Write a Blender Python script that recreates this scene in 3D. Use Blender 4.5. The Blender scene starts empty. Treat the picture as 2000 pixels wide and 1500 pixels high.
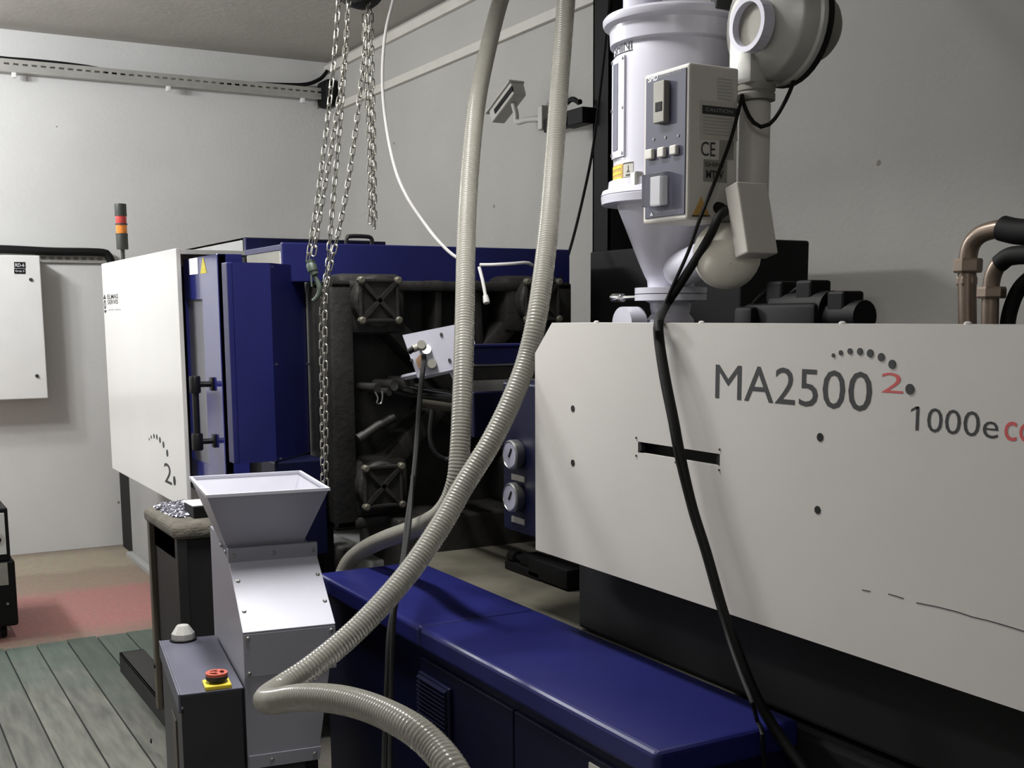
import bpy, bmesh, math, random
from mathutils import Vector, Matrix
random.seed(7)
SC = bpy.context.scene
COL = SC.collection
PI = math.pi

# ------------------------------------------------------------------ camera
F, YAW, PIT, ROL, CX, CY, EYE = 2293.0, .5145, .1398, .006, 1000.0, 938.0, 1.55
_f = Vector((-math.cos(YAW)*math.cos(PIT), math.sin(YAW)*math.cos(PIT), -math.sin(PIT)))
_r = Vector((math.sin(YAW), math.cos(YAW), 0))
_d = _f.cross(_r)
RT = _r*math.cos(ROL) + _d*math.sin(ROL)
DN = _d*math.cos(ROL) - _r*math.sin(ROL)
FW = _f
cam = bpy.data.cameras.new('camera')
cam.sensor_fit = 'HORIZONTAL'; cam.sensor_width = 36.0
cam.lens = 36.0*F/2000.0
cam.shift_y = (CY-750.0)/2000.0
cam.clip_start = .05
camo = bpy.data.objects.new('camera', cam); COL.objects.link(camo)
m3 = Matrix((RT, -DN, -FW)).transposed()
camo.matrix_world = Matrix.Translation((0, 0, EYE)) @ m3.to_4x4()
SC.camera = camo

# ------------------------------------------------------------------ light
w = bpy.data.worlds.new('room_world'); SC.world = w; w.use_nodes = True
w.node_tree.nodes['Background'].inputs[0].default_value = (.8, .86, 1, 1)
w.node_tree.nodes['Background'].inputs[1].default_value = .02
def lamp_row(loc, length, watts, col=(1.0, .99, .975)):
    """three soft lamps in a row"""
    for k in (-1, 0, 1):
        l = bpy.data.lights.new('tube_or_fill_light', 'POINT'); l.shadow_soft_size = .11
        l.energy = watts/3; l.color = col
        o = bpy.data.objects.new('tube_or_fill_light', l); COL.objects.link(o)
        o.location = (loc[0]+k*length/3, loc[1], loc[2])
lamp_row((-6.4, -.5, 3.02), 1.3, 260, (.95, .975, 1.0))
lamp_row((.9, -1.1, 3.02), 1.3, 38)  # weak fill light added behind the camera, not a real batten
def trough_light(loc, length, watts, col=(1.0, .985, .96)):
    """fluorescent tubes in an opaque downward trough"""
    l = bpy.data.lights.new('fluorescent_trough', 'AREA'); l.shape = 'RECTANGLE'
    l.size = length; l.size_y = .2; l.energy = watts; l.color = col; l.spread = math.radians(128)
    o = bpy.data.objects.new('fluorescent_trough', l); COL.objects.link(o); o.location = loc
trough_light((-3.1, .85, 3.2), 1.3, 58)
SC.view_settings.view_transform = 'Standard'
SC.view_settings.look = 'None'
SC.view_settings.exposure = 0.0
SC.view_settings.gamma = 1.0
SC.view_settings.use_curve_mapping = False

# ------------------------------------------------------------------ survey helper: sight line meets a real plane
def ray(px, py):
    return RT*((px-CX)/F) + DN*((py-CY)/F) + FW
def at(px, py, X=None, Y=None, Z=None, d=None):
    r = ray(px, py)
    if X is not None: t = X/r.x
    elif Y is not None: t = Y/r.y
    elif Z is not None: t = (Z-EYE)/r.z
    else: t = d
    return r*t + Vector((0, 0, EYE))

# ------------------------------------------------------------------ materials
def lin(c):
    return tuple((v/12.92 if v <= .04045 else ((v+.055)/1.055)**2.4) for v in (x/255 for x in c))
MATS = {}
def mat(name, rgb, rough=.5, metal=0.0, var=.12, scale=9.0, bump=0.0, bscale=60.0, coat=0.0, spec=.5,
        trans=0.0, ior=1.45, alpha=1.0, detail=4.0):
    m = bpy.data.materials.new(name); m.use_nodes = True
    nt = m.node_tree; N = nt.nodes; L = nt.links
    b = N['Principled BSDF']
    c = lin(rgb)
    tc = N.new('ShaderNodeTexCoord')
    no = N.new('ShaderNodeTexNoise'); no.inputs['Scale'].default_value = scale; no.inputs['Detail'].default_value = detail
    L.new(tc.outputs['Object'], no.inputs['Vector'])
    rp = N.new('ShaderNodeValToRGB')
    rp.color_ramp.elements[0].position = .3; rp.color_ramp.elements[1].position = .7
    rp.color_ramp.elements[0].color = tuple(v*(1-var) for v in c)+(1,)
    rp.color_ramp.elements[1].color = tuple(min(1, v*(1+var)) for v in c)+(1,)
    L.new(no.outputs['Fac'], rp.inputs['Fac']); L.new(rp.outputs['Color'], b.inputs['Base Color'])
    b.inputs['Roughness'].default_value = rough; b.inputs['Metallic'].default_value = metal
    b.inputs['Specular IOR Level'].default_value = spec
    b.inputs['Coat Weight'].default_value = coat; b.inputs['Coat Roughness'].default_value = .1
    b.inputs['Transmission Weight'].default_value = trans; b.inputs['IOR'].default_value = ior
    b.inputs['Alpha'].default_value = alpha
    if bump:
        n2 = N.new('ShaderNodeTexNoise'); n2.inputs['Scale'].default_value = bscale; n2.inputs['Detail'].default_value = 5
        L.new(tc.outputs['Object'], n2.inputs['Vector'])
        bp = N.new('ShaderNodeBump'); bp.inputs['Strength'].default_value = bump; bp.inputs['Distance'].default_value = .01
        L.new(n2.outputs['Fac'], bp.inputs['Height']); L.new(bp.outputs['Normal'], b.inputs['Normal'])
    MATS[name] = m
    return m

def wall_material(name, rgb):
    """painted plaster with small chips and scuffs"""
    m = mat(name, rgb, rough=.75, var=.05, scale=1.6, bump=.15, bscale=35)
    nt = m.node_tree; N = nt.nodes; L = nt.links; b = N['Principled BSDF']
    rp = [n for n in N if n.type == 'VALTORGB'][0]
    tc = [n for n in N if n.type == 'TEX_COORD'][0]
    v = N.new('ShaderNodeTexVoronoi'); v.inputs['Scale'].default_value = 3.1; v.inputs['Randomness'].default_value = 1
    L.new(tc.outputs['Object'], v.inputs['Vector'])
    n3 = N.new('ShaderNodeTexNoise'); n3.inputs['Scale'].default_value = 26; n3.inputs['Detail'].default_value = 3
    L.new(tc.outputs['Object'], n3.inputs['Vector'])
    mth = N.new('ShaderNodeMath'); mth.operation = 'MULTIPLY_ADD'; mth.inputs[1].default_value = .07; mth.inputs[2].default_value = -.035
    L.new(n3.outputs['Fac'], mth.inputs[0])
    ad = N.new('ShaderNodeMath'); ad.operation = 'ADD'
    L.new(v.outputs['Distance'], ad.inputs[0]); L.new(mth.outputs[0], ad.inputs[1])
    lt = N.new('ShaderNodeMath'); lt.operation = 'LESS_THAN'; lt.inputs[1].default_value = .038
    L.new(ad.outputs[0], lt.inputs[0])
    mx = N.new('ShaderNodeMix'); mx.data_type = 'RGBA'
    L.new(lt.outputs[0], mx.inputs['Factor']); L.new(rp.outputs['Color'], mx.inputs['A'])
    mx.inputs['B'].default_value = lin((135, 128, 120))+(1,)
    L.new(mx.outputs['Result'], b.inputs['Base Color'])
    return m

def floor_material():
    """concrete with worn yellow, red and grey paint fields"""
    m = bpy.data.materials.new('painted_concrete'); m.use_nodes = True
    nt = m.node_tree; N = nt.nodes; L = nt.links; b = N['Principled BSDF']
    tc = N.new('ShaderNodeTexCoord'); sp = N.new('ShaderNodeSeparateXYZ')
    L.new(tc.outputs['Object'], sp.inputs[0])
    no = N.new('ShaderNodeTexNoise'); no.inputs['Scale'].default_value = 5; no.inputs['Detail'].default_value = 6
    L.new(tc.outputs['Object'], no.inputs['Vector'])
    ma = N.new('ShaderNodeMath'); ma.operation = 'MULTIPLY_ADD'; ma.inputs[1].default_value = .22; ma.inputs[2].default_value = -.11
    L.new(no.outputs['Fac'], ma.inputs[0])
    ad = N.new('ShaderNodeMath'); ad.operation = 'ADD'
    L.new(sp.outputs['X'], ad.inputs[0]); L.new(ma.outputs[0], ad.inputs[1])
    mr = N.new('ShaderNodeMapRange'); mr.inputs['From Min'].default_value = -8.25; mr.inputs['From Max'].default_value = -5.25
    L.new(ad.outputs[0], mr.inputs['Value'])
    rp = N.new('ShaderNodeValToRGB'); cr = rp.color_ramp
    stops = [(0, (118, 106, 94)), (.07, (150, 138, 118)), (.22, (146, 134, 114)), (.26, (130, 114, 98)), (.40, (132, 112, 97)),
             (.46, (150, 98, 92)), (.70, (154, 98, 92)), (.78, (128, 104, 90)), (.86, (96, 92, 84))]
    cr.elements[0].position = stops[0][0]; cr.elements[0].color = lin(stops[0][1])+(1,)
    cr.elements[1].position = stops[-1][0]; cr.elements[1].color = lin(stops[-1][1])+(1,)
    for p, c in stops[1:-1]:
        e = cr.elements.new(p); e.color = lin(c)+(1,)
    L.new(mr.outputs[0], rp.inputs['Fac'])
    n2 = N.new('ShaderNodeTexNoise'); n2.inputs['Scale'].default_value = 40; n2.inputs['Detail'].default_value = 4
    L.new(tc.outputs['Object'], n2.inputs['Vector'])
    mx = N.new('ShaderNodeMix'); mx.data_type = 'RGBA'; mx.blend_type = 'OVERLAY'; mx.inputs['Factor'].default_value = .35
    L.new(rp.outputs['Color'], mx.inputs['A']); L.new(n2.outputs['Color'], mx.inputs['B'])
    hs = N.new('ShaderNodeHueSaturation'); hs.inputs['Saturation'].default_value = .9
    L.new(mx.outputs['Result'], hs.inputs['Color'])
    L.new(hs.outputs['Color'], b.inputs['Base Color']); b.inputs['Roughness'].default_value = .7
    bp = N.new('ShaderNodeBump'); bp.inputs['Strength'].default_value = .2; bp.inputs['Distance'].default_value = .004
    L.new(n2.outputs['Fac'], bp.inputs['Height']); L.new(bp.outputs['Normal'], b.inputs['Normal'])
    return m

def plank_material():
    """weathered grey boards, green paint left on the far ends"""
    m = bpy.data.materials.new('worn_plank'); m.use_nodes = True
    nt = m.node_tree; N = nt.nodes; L = nt.links; b = N['Principled BSDF']
    tc = N.new('ShaderNodeTexCoord'); oi = N.new('ShaderNodeObjectInfo')
    mp = N.new('ShaderNodeMapping'); mp.inputs['Scale'].default_value = (2.0, 14, 8)
    ge = N.new('ShaderNodeNewGeometry')
    L.new(ge.outputs['Position'], mp.inputs['Vector'])
    no = N.new('ShaderNodeTexNoise'); no.inputs['Scale'].default_value = 2.2; no.inputs['Detail'].default_value = 8
    L.new(mp.outputs[0], no.inputs['Vector'])
    rp = N.new('ShaderNodeValToRGB')
    rp.color_ramp.elements[0].position = .3; rp.color_ramp.elements[0].color = lin((72, 73, 67))+(1,)
    rp.color_ramp.elements[1].position = .72; rp.color_ramp.elements[1].color = lin((104, 104, 96))+(1,)
    L.new(no.outputs['Fac'], rp.inputs['Fac'])
    sp = N.new('ShaderNodeSeparateXYZ'); L.new(ge.outputs['Position'], sp.inputs[0])
    n2 = N.new('ShaderNodeTexNoise'); n2.inputs['Scale'].default_value = 4.5; n2.inputs['Detail'].default_value = 5
    L.new(ge.outputs['Position'], n2.inputs['Vector'])
    a1 = N.new('ShaderNodeMath'); a1.operation = 'MULTIPLY_ADD'; a1.inputs[1].default_value = 1.6; a1.inputs[2].default_value = -.8
    L.new(n2.outputs['Fac'], a1.inputs[0])
    a3 = N.new('ShaderNodeMath'); a3.operation = 'MULTIPLY_ADD'; a3.inputs[1].default_value = .5; a3.inputs[2].default_value = -.25
    L.new(oi.outputs['Random'], a3.inputs[0])
    a2 = N.new('ShaderNodeMath'); a2.operation = 'ADD'; L.new(sp.outputs['X'], a2.inputs[0]); L.new(a1.outputs[0], a2.inputs[1])
    a4 = N.new('ShaderNodeMath'); a4.operation = 'ADD'; L.new(a2.outputs[0], a4.inputs[0]); L.new(a3.outputs[0], a4.inputs[1])
    mr = N.new('ShaderNodeMapRange'); mr.inputs['From Min'].default_value = -5.45; mr.inputs['From Max'].default_value = -4.7
    mr.inputs['To Min'].default_value = .62; mr.inputs['To Max'].default_value = 0
    L.new(a4.outputs[0], mr.inputs['Value'])
    mx = N.new('ShaderNodeMix'); mx.data_type = 'RGBA'
    L.new(mr.outputs[0], mx.inputs['Factor']); L.new(rp.outputs['Color'], mx.inputs['A'])
    mx.inputs['B'].default_value = lin((62, 80, 71))+(1,)
    hs = N.new('ShaderNodeHueSaturation'); a5 = N.new('ShaderNodeMath'); a5.operation = 'MULTIPLY_ADD'; a5.inputs[1].default_value = .5; a5.inputs[2].default_value = .75
    L.new(oi.outputs['Random'], a5.inputs[0]); L.new(a5.outputs[0], hs.inputs['Value']); L.new(mx.outputs['Result'], hs.inputs['Color'])
    L.new(hs.outputs['Color'], b.inputs['Base Color']); b.inputs['Roughness'].default_value = .72
    return m

M = {}
M['wall'] = wall_material('white_plaster', (205, 204, 202))
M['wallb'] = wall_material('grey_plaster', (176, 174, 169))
M['ceil'] = mat('ceiling_plaster', (176, 173, 166), .9, var=.06, scale=2, bump=.2, bscale=25)
M['floor'] = floor_material()
M['plank'] = plank_material()
M['white'] = mat('white_enamel', (226, 224, 221), .28, var=.02, scale=3, coat=.25)
M['cover'] = mat('offwhite_enamel', (194, 191, 187), .38, var=.025, scale=4, bump=.02, bscale=120)
M['cabinet'] = mat('cabinet_enamel', (222, 221, 219), .4, var=.02)
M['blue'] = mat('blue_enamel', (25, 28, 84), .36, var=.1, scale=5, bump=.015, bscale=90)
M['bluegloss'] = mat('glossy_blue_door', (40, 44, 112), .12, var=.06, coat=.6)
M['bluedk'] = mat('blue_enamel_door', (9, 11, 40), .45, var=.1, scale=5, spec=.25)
M['cast'] = mat('cast_iron', (43, 42, 40), .55, metal=.2, var=.25, scale=14, bump=.25, bscale=50)
M['black'] = mat('black_paint', (9, 9, 10), .6, var=.2, spec=.25)
M['rubber'] = mat('black_rubber', (12, 12, 12), .65, var=.15, spec=.3)
M['blackmat'] = mat('matt_black', (14, 14, 15), .8, var=.1)
M['oily'] = mat('oily_steel', (104, 101, 90), .42, metal=.3, var=.3, scale=5, bump=.1, bscale=30)
M['chrome'] = mat('chrome_steel', (215, 215, 215), .15, metal=1, var=.03)
M['steel'] = mat('bright_steel', (165, 165, 163), .32, metal=.9, var=.1)
M['chain'] = mat('zinc_chain', (146, 144, 136), .34, metal=.85, var=.15, scale=30)
M['hook'] = mat('green_grey_hook', (66, 76, 68), .5, metal=.2, var=.2, scale=20)
M['dryer'] = mat('dryer_enamel', (200, 199, 211), .3, var=.02, coat=.2)
M['dryerbox'] = mat('dryer_box_enamel', (196, 193, 186), .45, var=.03)
M['alu'] = mat('cast_aluminium', (188, 187, 182), .42, metal=.35, var=.08, bump=.05)
M['alud'] = mat('dusty_aluminium', (140, 138, 130), .55, metal=.2, var=.15, bump=.05)
M['purple'] = mat('grey_violet_panel', (60, 60, 77), .5, var=.06, scale=30)
M['paper'] = mat('label_paper', (180, 177, 168), .7, var=.04)
M['ink'] = mat('dark_ink', (48, 50, 50), .6, var=.08)
M['inklt'] = mat('grey_ink', (150, 150, 150), .6, var=.08)
M['red'] = mat('red_ink', (196, 84, 84), .6, var=.1)
M['whiteink'] = mat('white_ink', (225, 225, 230), .6, var=.03)
M['yellow'] = mat('yellow_label', (204, 190, 62), .6, var=.12, scale=40)
M['ochre'] = mat('ochre_label', (186, 150, 84), .6, var=.12, scale=40)
M['yellowp'] = mat('yellow_plastic', (226, 200, 60), .4, var=.08)
M['redp'] = mat('red_plastic', (186, 92, 76), .4, var=.15, scale=30)
M['redlens'] = mat('red_lens', (200, 76, 72), .25, var=.12, scale=20)
M['amberlens'] = mat('amber_lens', (232, 138, 62), .25, var=.12, scale=20)
M['towergrey'] = mat('dark_grey_plastic', (64, 66, 62), .5, var=.08)
M['grinder'] = mat('lavender_grey_enamel', (146, 146, 156), .34, var=.04, scale=6, bump=.02, bscale=110)
M['grinderlit'] = mat('lavender_enamel_lit', (192, 192, 203), .3, var=.03, scale=6)  # body enamel made lighter, overhead light painted into its colour
M['lining'] = mat('hopper_lining_enamel', (170, 170, 180), .4, var=.04)
M['box'] = mat('grinder_box_paint', (84, 84, 98), .45, var=.1, scale=6)
M['boxdk'] = mat('grinder_box_side', (46, 46, 52), .5, var=.12, scale=6)
M['felt'] = mat('dusty_felt', (98, 94, 85), .95, var=.25, scale=16, bump=.5, bscale=90)
M['stand'] = mat('stand_black', (26, 25, 25), .55, var=.25, scale=9)
M['brown'] = mat('worn_brown_steel', (82, 76, 66), .6, var=.2, scale=12)
M['chips'] = mat('metal_chips', (190, 189, 202), .22, metal=.9, var=.35, scale=60)
M['tape'] = mat('white_card', (238, 238, 238), .6, var=.02)
M['copper'] = mat('dull_copper', (134, 119, 106), .34, metal=.55, var=.15, scale=20)
M['base'] = mat('grey_base_paint', (158, 158, 157), .6, var=.06, scale=4)
M['tray'] = mat('galvanised_tray', (176, 174, 168), .45, metal=.35, var=.1)
M['handle'] = mat('handle_black', (20, 20, 22), .4, var=.1)
M['gaugeface'] = mat('gauge_face', (150, 150, 166), .4, var=.06)
M['connector'] = mat('pale_violet_plate', (176, 176, 188), .4, var=.06)
M['terracotta'] = mat('tan_sticker', (176, 144, 116), .6, var=.1)
M['bagging'] = mat('cream_wrap', (226, 222, 210), .5, var=.06, scale=12, bump=.1, bscale=20)
M['window'] = mat('dusty_window', (150, 149, 154), .18, var=.08, scale=3, trans=.25)
M['clear'] = mat('clear_plastic', (240, 240, 245), .04, var=.02, trans=.95, ior=1.3)
M['sightglass'] = mat('sight_glass', (128, 130, 146), .15, var=.05, trans=.3)
M['trim'] = mat('trim_paint', (206, 202, 194), .6, var=.04)
M['cctv'] = mat('camera_shell', (188, 185, 178), .45, var=.04)
M['wire'] = mat('white_cable', (206, 204, 202), .45, var=.03)
M['boxwhite'] = mat('mtc_panel_white', (205, 203, 200), .4, var=.03)
def hose_material():
    m = mat('ribbed_pvc', (172, 170, 160), .2, var=.06, scale=8, trans=.55, ior=1.25)
    return m
M['hose'] = hose_material()

# ------------------------------------------------------------------ mesh builder
ROOTLOC = {}; SHARP = []
class MB:
    def __init__(s): s.v = []; s.f = []; s.sm = []
    def add(s, vs, fs, smooth=False):
        n = len(s.v); s.v += [Vector(p) for p in vs]
        for f in fs: s.f.append([i+n for i in f]); s.sm.append(smooth)
        return s
    def box(s, x0, x1, y0, y1, z0, z1, bevel=0.0, seg=2, mtx=None):
        if x0 > x1: x0, x1 = x1, x0
        if y0 > y1: y0, y1 = y1, y0
        if z0 > z1: z0, z1 = z1, z0
        bm = bmesh.new(); bmesh.ops.create_cube(bm, size=1)
        for v in bm.verts:
            v.co = Vector(((x0+x1)/2+v.co.x*(x1-x0), (y0+y1)/2+v.co.y*(y1-y0), (z0+z1)/2+v.co.z*(z1-z0)))
        if bevel:
            bmesh.ops.bevel(bm, geom=bm.edges[:], offset=bevel, segments=seg, affect='EDGES', profile=.5)
        return s._bm(bm, mtx)
    def _bm(s, bm, mtx=None, smooth=False):
        bm.verts.index_update()
        vs = [(mtx @ v.co) if mtx else v.co.copy() for v in bm.verts]
        fs = [[v.index for v in f.verts] for f in bm.faces]
        bm.free(); return s.add(vs, fs, smooth)
    def obox(s, c, ax, ay, az, hx, hy, hz, bevel=0.0):
        """box centred at c along unit axes with half sizes"""
        mtx = Matrix.Translation(Vector(c)) @ Matrix((Vector(ax), Vector(ay), Vector(az))).transposed().to_4x4()
        return s.box(-hx, hx, -hy, hy, -hz, hz, bevel, mtx=mtx)
    def lathe(s, prof, org=(0, 0, 0), axis=(0, 0, 1), seg=24, cap=True, smooth=True):
        """prof: (radius, height) list along axis"""
        a = Vector(axis).normalized(); u = a.orthogonal().normalized(); v = a.cross(u); o = Vector(org)
        vs = []; fs = []
        for r, h in prof:
            for k in range(seg):
                t = 2*PI*k/seg; vs.append(o+a*h+(u*math.cos(t)+v*math.sin(t))*r)
        for i in range(len(prof)-1):
            for k in range(seg):
                k2 = (k+1) % seg
                fs.append([i*seg+k, i*seg+k2, (i+1)*seg+k2, (i+1)*seg+k])
        s.add(vs, fs, smooth)
        if cap:
            n = len(s.v)-len(vs)
            s.f.append([n+k for k in range(seg)][::-1]); s.sm.append(False)
            b = n+(len(prof)-1)*seg
            s.f.append([b+k for k in range(seg)]); s.sm.append(False)
        return s
    def cyl(s, p0, p1, r, seg=16, r1=None):
        p0 = Vector(p0); p1 = Vector(p1); d = p1-p0
        return s.lathe([(r, 0), (r if r1 is None else r1, d.length)], p0, d, seg)
    def tube(s, pts, r, seg=10, rfun=None, cap=True):
        pts = [Vector(p) for p in pts]
        n = len(pts); vs = []; fs = []
        t0 = (pts[1]-pts[0]).normalized(); u = t0.orthogonal().normalized()
        for i, p in enumerate(pts):
            t = (pts[min(i+1, n-1)]-pts[max(i-1, 0)])
            t = t.normalized() if t.length > 1e-9 else t0
            u = (u-t*u.dot(t)); u = u.normalized() if u.length > 1e-6 else t.orthogonal().normalized()
            v = t.cross(u); rr = r if rfun is None else rfun(i)
            for k in range(seg):
                a = 2*PI*k/seg; vs.append(p+(u*math.cos(a)+v*math.sin(a))*rr)
        for i in range(n-1):
            for k in range(seg):
                k2 = (k+1) % seg
                fs.append([i*seg+k, i*seg+k2, (i+1)*seg+k2, (i+1)*seg+k])
        if cap:
            fs.append(list(range(seg))[::-1]); fs.append([(n-1)*seg+k for k in range(seg)])
        return s.add(vs, fs, True)
    def prism(s, poly, d):
        """poly: list of 3D points in a plane, extruded by vector d"""
        n = len(poly); d = Vector(d)
        vs = [Vector(p) for p in poly]+[Vector(p)+d for p in poly]
        fs = [list(range(n))[::-1], [n+i for i in range(n)]]
        for i in range(n): j = (i+1) % n; fs.append([i, j, n+j, n+i])
        return s.add(vs, fs)
    def ring(s, outer, inner, d):
        """frame between two polygons with the same count, extruded by d"""
        n = len(outer); d = Vector(d)
        vs = [Vector(p) for p in outer]+[Vector(p) for p in inner]+[Vector(p)+d for p in outer]+[Vector(p)+d for p in inner]
        fs = []
        for i in range(n):
            j = (i+1) % n
            fs += [[i, j, n+j, n+i], [2*n+j, 2*n+i, 3*n+i, 3*n+j], [j, i, 2*n+i, 2*n+j], [n+i, n+j, 3*n+j, 3*n+i]]
        return s.add(vs, fs)
    def build(s, name, m, parent=None, root=None, fix=True):
        me = bpy.data.meshes.new(name)
        off = ROOTLOC.get((root or parent).name, Vector()) if parent else Vector()
        me.from_pydata([v-off for v in s.v], [], s.f); me.update()
        me.polygons.foreach_set('use_smooth', s.sm)
        if any(s.sm) and len(s.f) < 3000: SHARP.append(me)
        if fix:
            bm = bmesh.new(); bm.from_mesh(me); bmesh.ops.recalc_face_normals(bm, faces=bm.faces[:]); bm.to_mesh(me); bm.free()
        me.materials.append(m)
        o = bpy.data.objects.new(name, me); COL.objects.link(o)
        if parent:
            o.parent = parent
            ROOTLOC[o.name] = off
        return o
def tag(o, label, cat, group=None, kind=None):
    o['label'] = label
    if cat: o['category'] = cat
    if group: o['group'] = group
    if kind: o['kind'] = kind
    return o
def thing(name, label, cat, loc, rz=0.0, group=None, local=False):
    o = bpy.data.objects.new(name, None); COL.objects.link(o); o.empty_display_size = .1
    o.location = loc; o.rotation_euler = (0, 0, rz)
    ROOTLOC[o.name] = Vector() if local else Vector(loc)
    return tag(o, label, cat, group)
def struct(o, label, cat): return tag(o, label, cat, kind='structure')
def single(o):
    """put a one-mesh thing's origin at the middle of its underside"""
    vs = [v.co for v in o.data.vertices]
    c = Vector(((min(v.x for v in vs)+max(v.x for v in vs))/2, (min(v.y for v in vs)+max(v.y for v in vs))/2, min(v.z for v in vs)))
    for v in o.data.vertices: v.co -= c
    o.location = c
    return o
def spline(ctrl, step=.02):
    """Catmull-Rom through the control points, resampled evenly"""
    P = [Vector(p) for p in ctrl]; P = [P[0]*2-P[1]]+P+[P[-1]*2-P[-2]]
    out = []
    for i in range(1, len(P)-2):
        for k in range(40):
            t = k/40; a, b, c, d = P[i-1], P[i], P[i+1], P[i+2]
            out.append(.5*((2*b)+(c-a)*t+(2*a-5*b+4*c-d)*t*t+(3*b-a-3*c+d)*t**3))
    out.append(P[-2])
    res = [out[0]]; acc = 0
    for i in range(1, len(out)):
        seg = (out[i]-out[i-1]).length
        while acc+seg >= step and seg > 1e-9:
            f = (step-acc)/seg; p = out[i-1].lerp(out[i], f); res.append(p)
            out[i-1] = p; seg = (out[i]-p).length; acc = 0
        acc += seg
    return res
def glyphs(text, bold=0.0):
    cu = bpy.data.curves.new('lettering', 'FONT'); cu.body = text; cu.size = 1; cu.offset = bold; cu.resolution_u = 3
    ob = bpy.data.objects.new('lettering', cu); COL.objects.link(ob)
    dg = bpy.context.evaluated_depsgraph_get(); me = ob.evaluated_get(dg).to_mesh()
    vs = [v.co.copy() for v in me.vertices]; fs = [list(p.vertices) for p in me.polygons]
    ob.evaluated_get(dg).to_mesh_clear(); bpy.data.objects.remove(ob); bpy.data.curves.remove(cu)
    return vs, fs
def text(name, s, org, U, V, m, parent, root, nrm, bold=0.0, lift=.0005):
    """lettering filling the parallelogram org + U (width) + V (height), as a thin raised film"""
    vs, fs = glyphs(s, bold)
    x0 = min(v.x for v in vs); x1 = max(v.x for v in vs); y0 = min(v.y for v in vs); y1 = max(v.y for v in vs)
    org = Vector(org); U = Vector(U); V = Vector(V); n = Vector(nrm)
    b = MB(); b.add([org+U*((v.x-x0)/(x1-x0))+V*((v.y-y0)/(y1-y0))+n*lift for v in vs], fs)
    return b.build(name, m, parent, root, fix=False)
def text_y(name, s, xl, xr, yt, yb, Y, m, parent, root, bold=0.0):
    """lettering on a wall-parallel plane Y, read off at the left end"""
    bl = at(xl, yb, Y=Y); tl = at(xl, yt, Y=Y); br = at(xr, yb, Y=Y)
    return text(name, s, (bl.x, Y, bl.z), (br.x-bl.x, 0, 0), (0, 0, tl.z-bl.z), m, parent, root, (0, -1, 0), bold)
def disc_y(mb, px, py, rpx, Y, th=.0015):
    c = at(px, py, Y=Y); r = abs(at(px, py-rpx, Y=Y).z-c.z)
    mb.cyl((c.x, Y+.002, c.z), (c.x, Y-th, c.z), r, 16)

# ================================================================== ROOM
XA, YB, ZC = -8.25, 3.17, 3.345
fl = MB().box(XA-.1, 2.1, -2.6, YB+.1, -.1, 0).build('floor', M['floor']); struct(fl, 'concrete floor with worn yellow and red paint', 'floor')
wl = MB().box(XA-.12, XA, -2.6, YB+.12, 0, ZC).build('wall_left', M['wall']); struct(wl, 'bright white plaster end wall with grey electrical cabinet', 'wall')
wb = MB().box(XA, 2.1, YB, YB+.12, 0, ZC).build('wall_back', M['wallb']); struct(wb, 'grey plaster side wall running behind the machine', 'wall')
wf = MB().box(XA, 2.1, -2.62, -2.5, 0, ZC).build('wall_front', M['wall']); struct(wf, 'white plaster wall on the near side of the room', 'wall')
wr = MB().box(2.0, 2.12, -2.5, YB, 0, ZC).build('wall_right', M['wall']); struct(wr, 'white plaster wall at the near end of the room', 'wall')
ce = MB().box(XA-.12, 2.12, -2.62, YB+.12, ZC, ZC+.1).build('ceiling', M['ceil']); struct(ce, 'dim grey plaster ceiling', 'ceiling')
t1 = MB().box(-8.05, -4.72, YB-.03, YB+.001, 2.985, 3.035, .004).build('trim_1', M['trim']); struct(t1, 'lower pale conduit strip along the side wall', 'trim')
t2 = MB().box(-8.25, -4.72, YB-.03, YB+.001, 3.265, 3.32, .004).build('trim_2', M['trim']); struct(t2, 'upper pale strip under the ceiling of the side wall', 'trim')
# boards on the floor in the foreground
plk = None; ZP = .008
MB().box(-5.83, -2.2, .555-1.39, .555+.695, -.001, .0015).build('plank_bed', M['blackmat'], fl)
for i, y0 in enumerate([.555+.139*k for k in range(-10, 5)]):
    for (xa, xb) in ((-5.84-.03*((i*37) % 5)/5, -3.9), (-3.894, -2.2)):
        if plk is None:
            b = MB().box(0, 1, -.0662, .0662, .0012, ZP, .0)
            plk = b.build('plank', M['plank'], fl); o = plk
        else:
            o = plk.copy(); COL.objects.link(o); o.parent = fl
        o.location = (xa, y0+.0695, 0); o.scale = (xb-xa, 1, 1)

# ---- cable tray high on the end wall
tr = thing('cable_tray', 'long perforated steel cable tray high on the white end wall', 'cable tray', (XA+.03, 1.3, 3.03))
b = MB(); y = -1.4; zt0, zt1, zs0, zs1 = 3.080, 3.148, 3.112, 3.124; xf = XA+.10
while y < 3.06:
    for (a, c, z0, z1) in ((y, y+.054, zt0, zs0), (y, y+.054, zs1, zt1), (y, y+.022, zs0, zs1)):
        b.add([(xf, a, z0), (xf, c, z0), (xf, c, z1), (xf, a, z1), (xf-.003, a, z0), (xf-.003, c, z0), (xf-.003, c, z1), (xf-.003, a, z1)],
              [[0, 1, 2, 3], [7, 6, 5, 4], [3, 2, 6, 7], [1, 0, 4, 5], [0, 3, 7, 4], [2, 1, 5, 6]])
    y += .054
b.build('side_rail', M['tray'], tr)
MB().box(XA, xf, -1.4, 3.07, zt0-.004, zt0).build('bottom', M['tray'], tr)
MB().box(xf, xf+.016, -1.4, 3.07, zt0-.012, zt0).build('lower_lip', M['tray'], tr)
for px in (28, 328, 590):
    yy = at(px, 160, X=xf).y
    MB().box(xf-.02, xf+.02, yy-.014, yy+.014, zt0-.045, zt0-.012, .006).build('clip', M['white'], tr)
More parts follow.
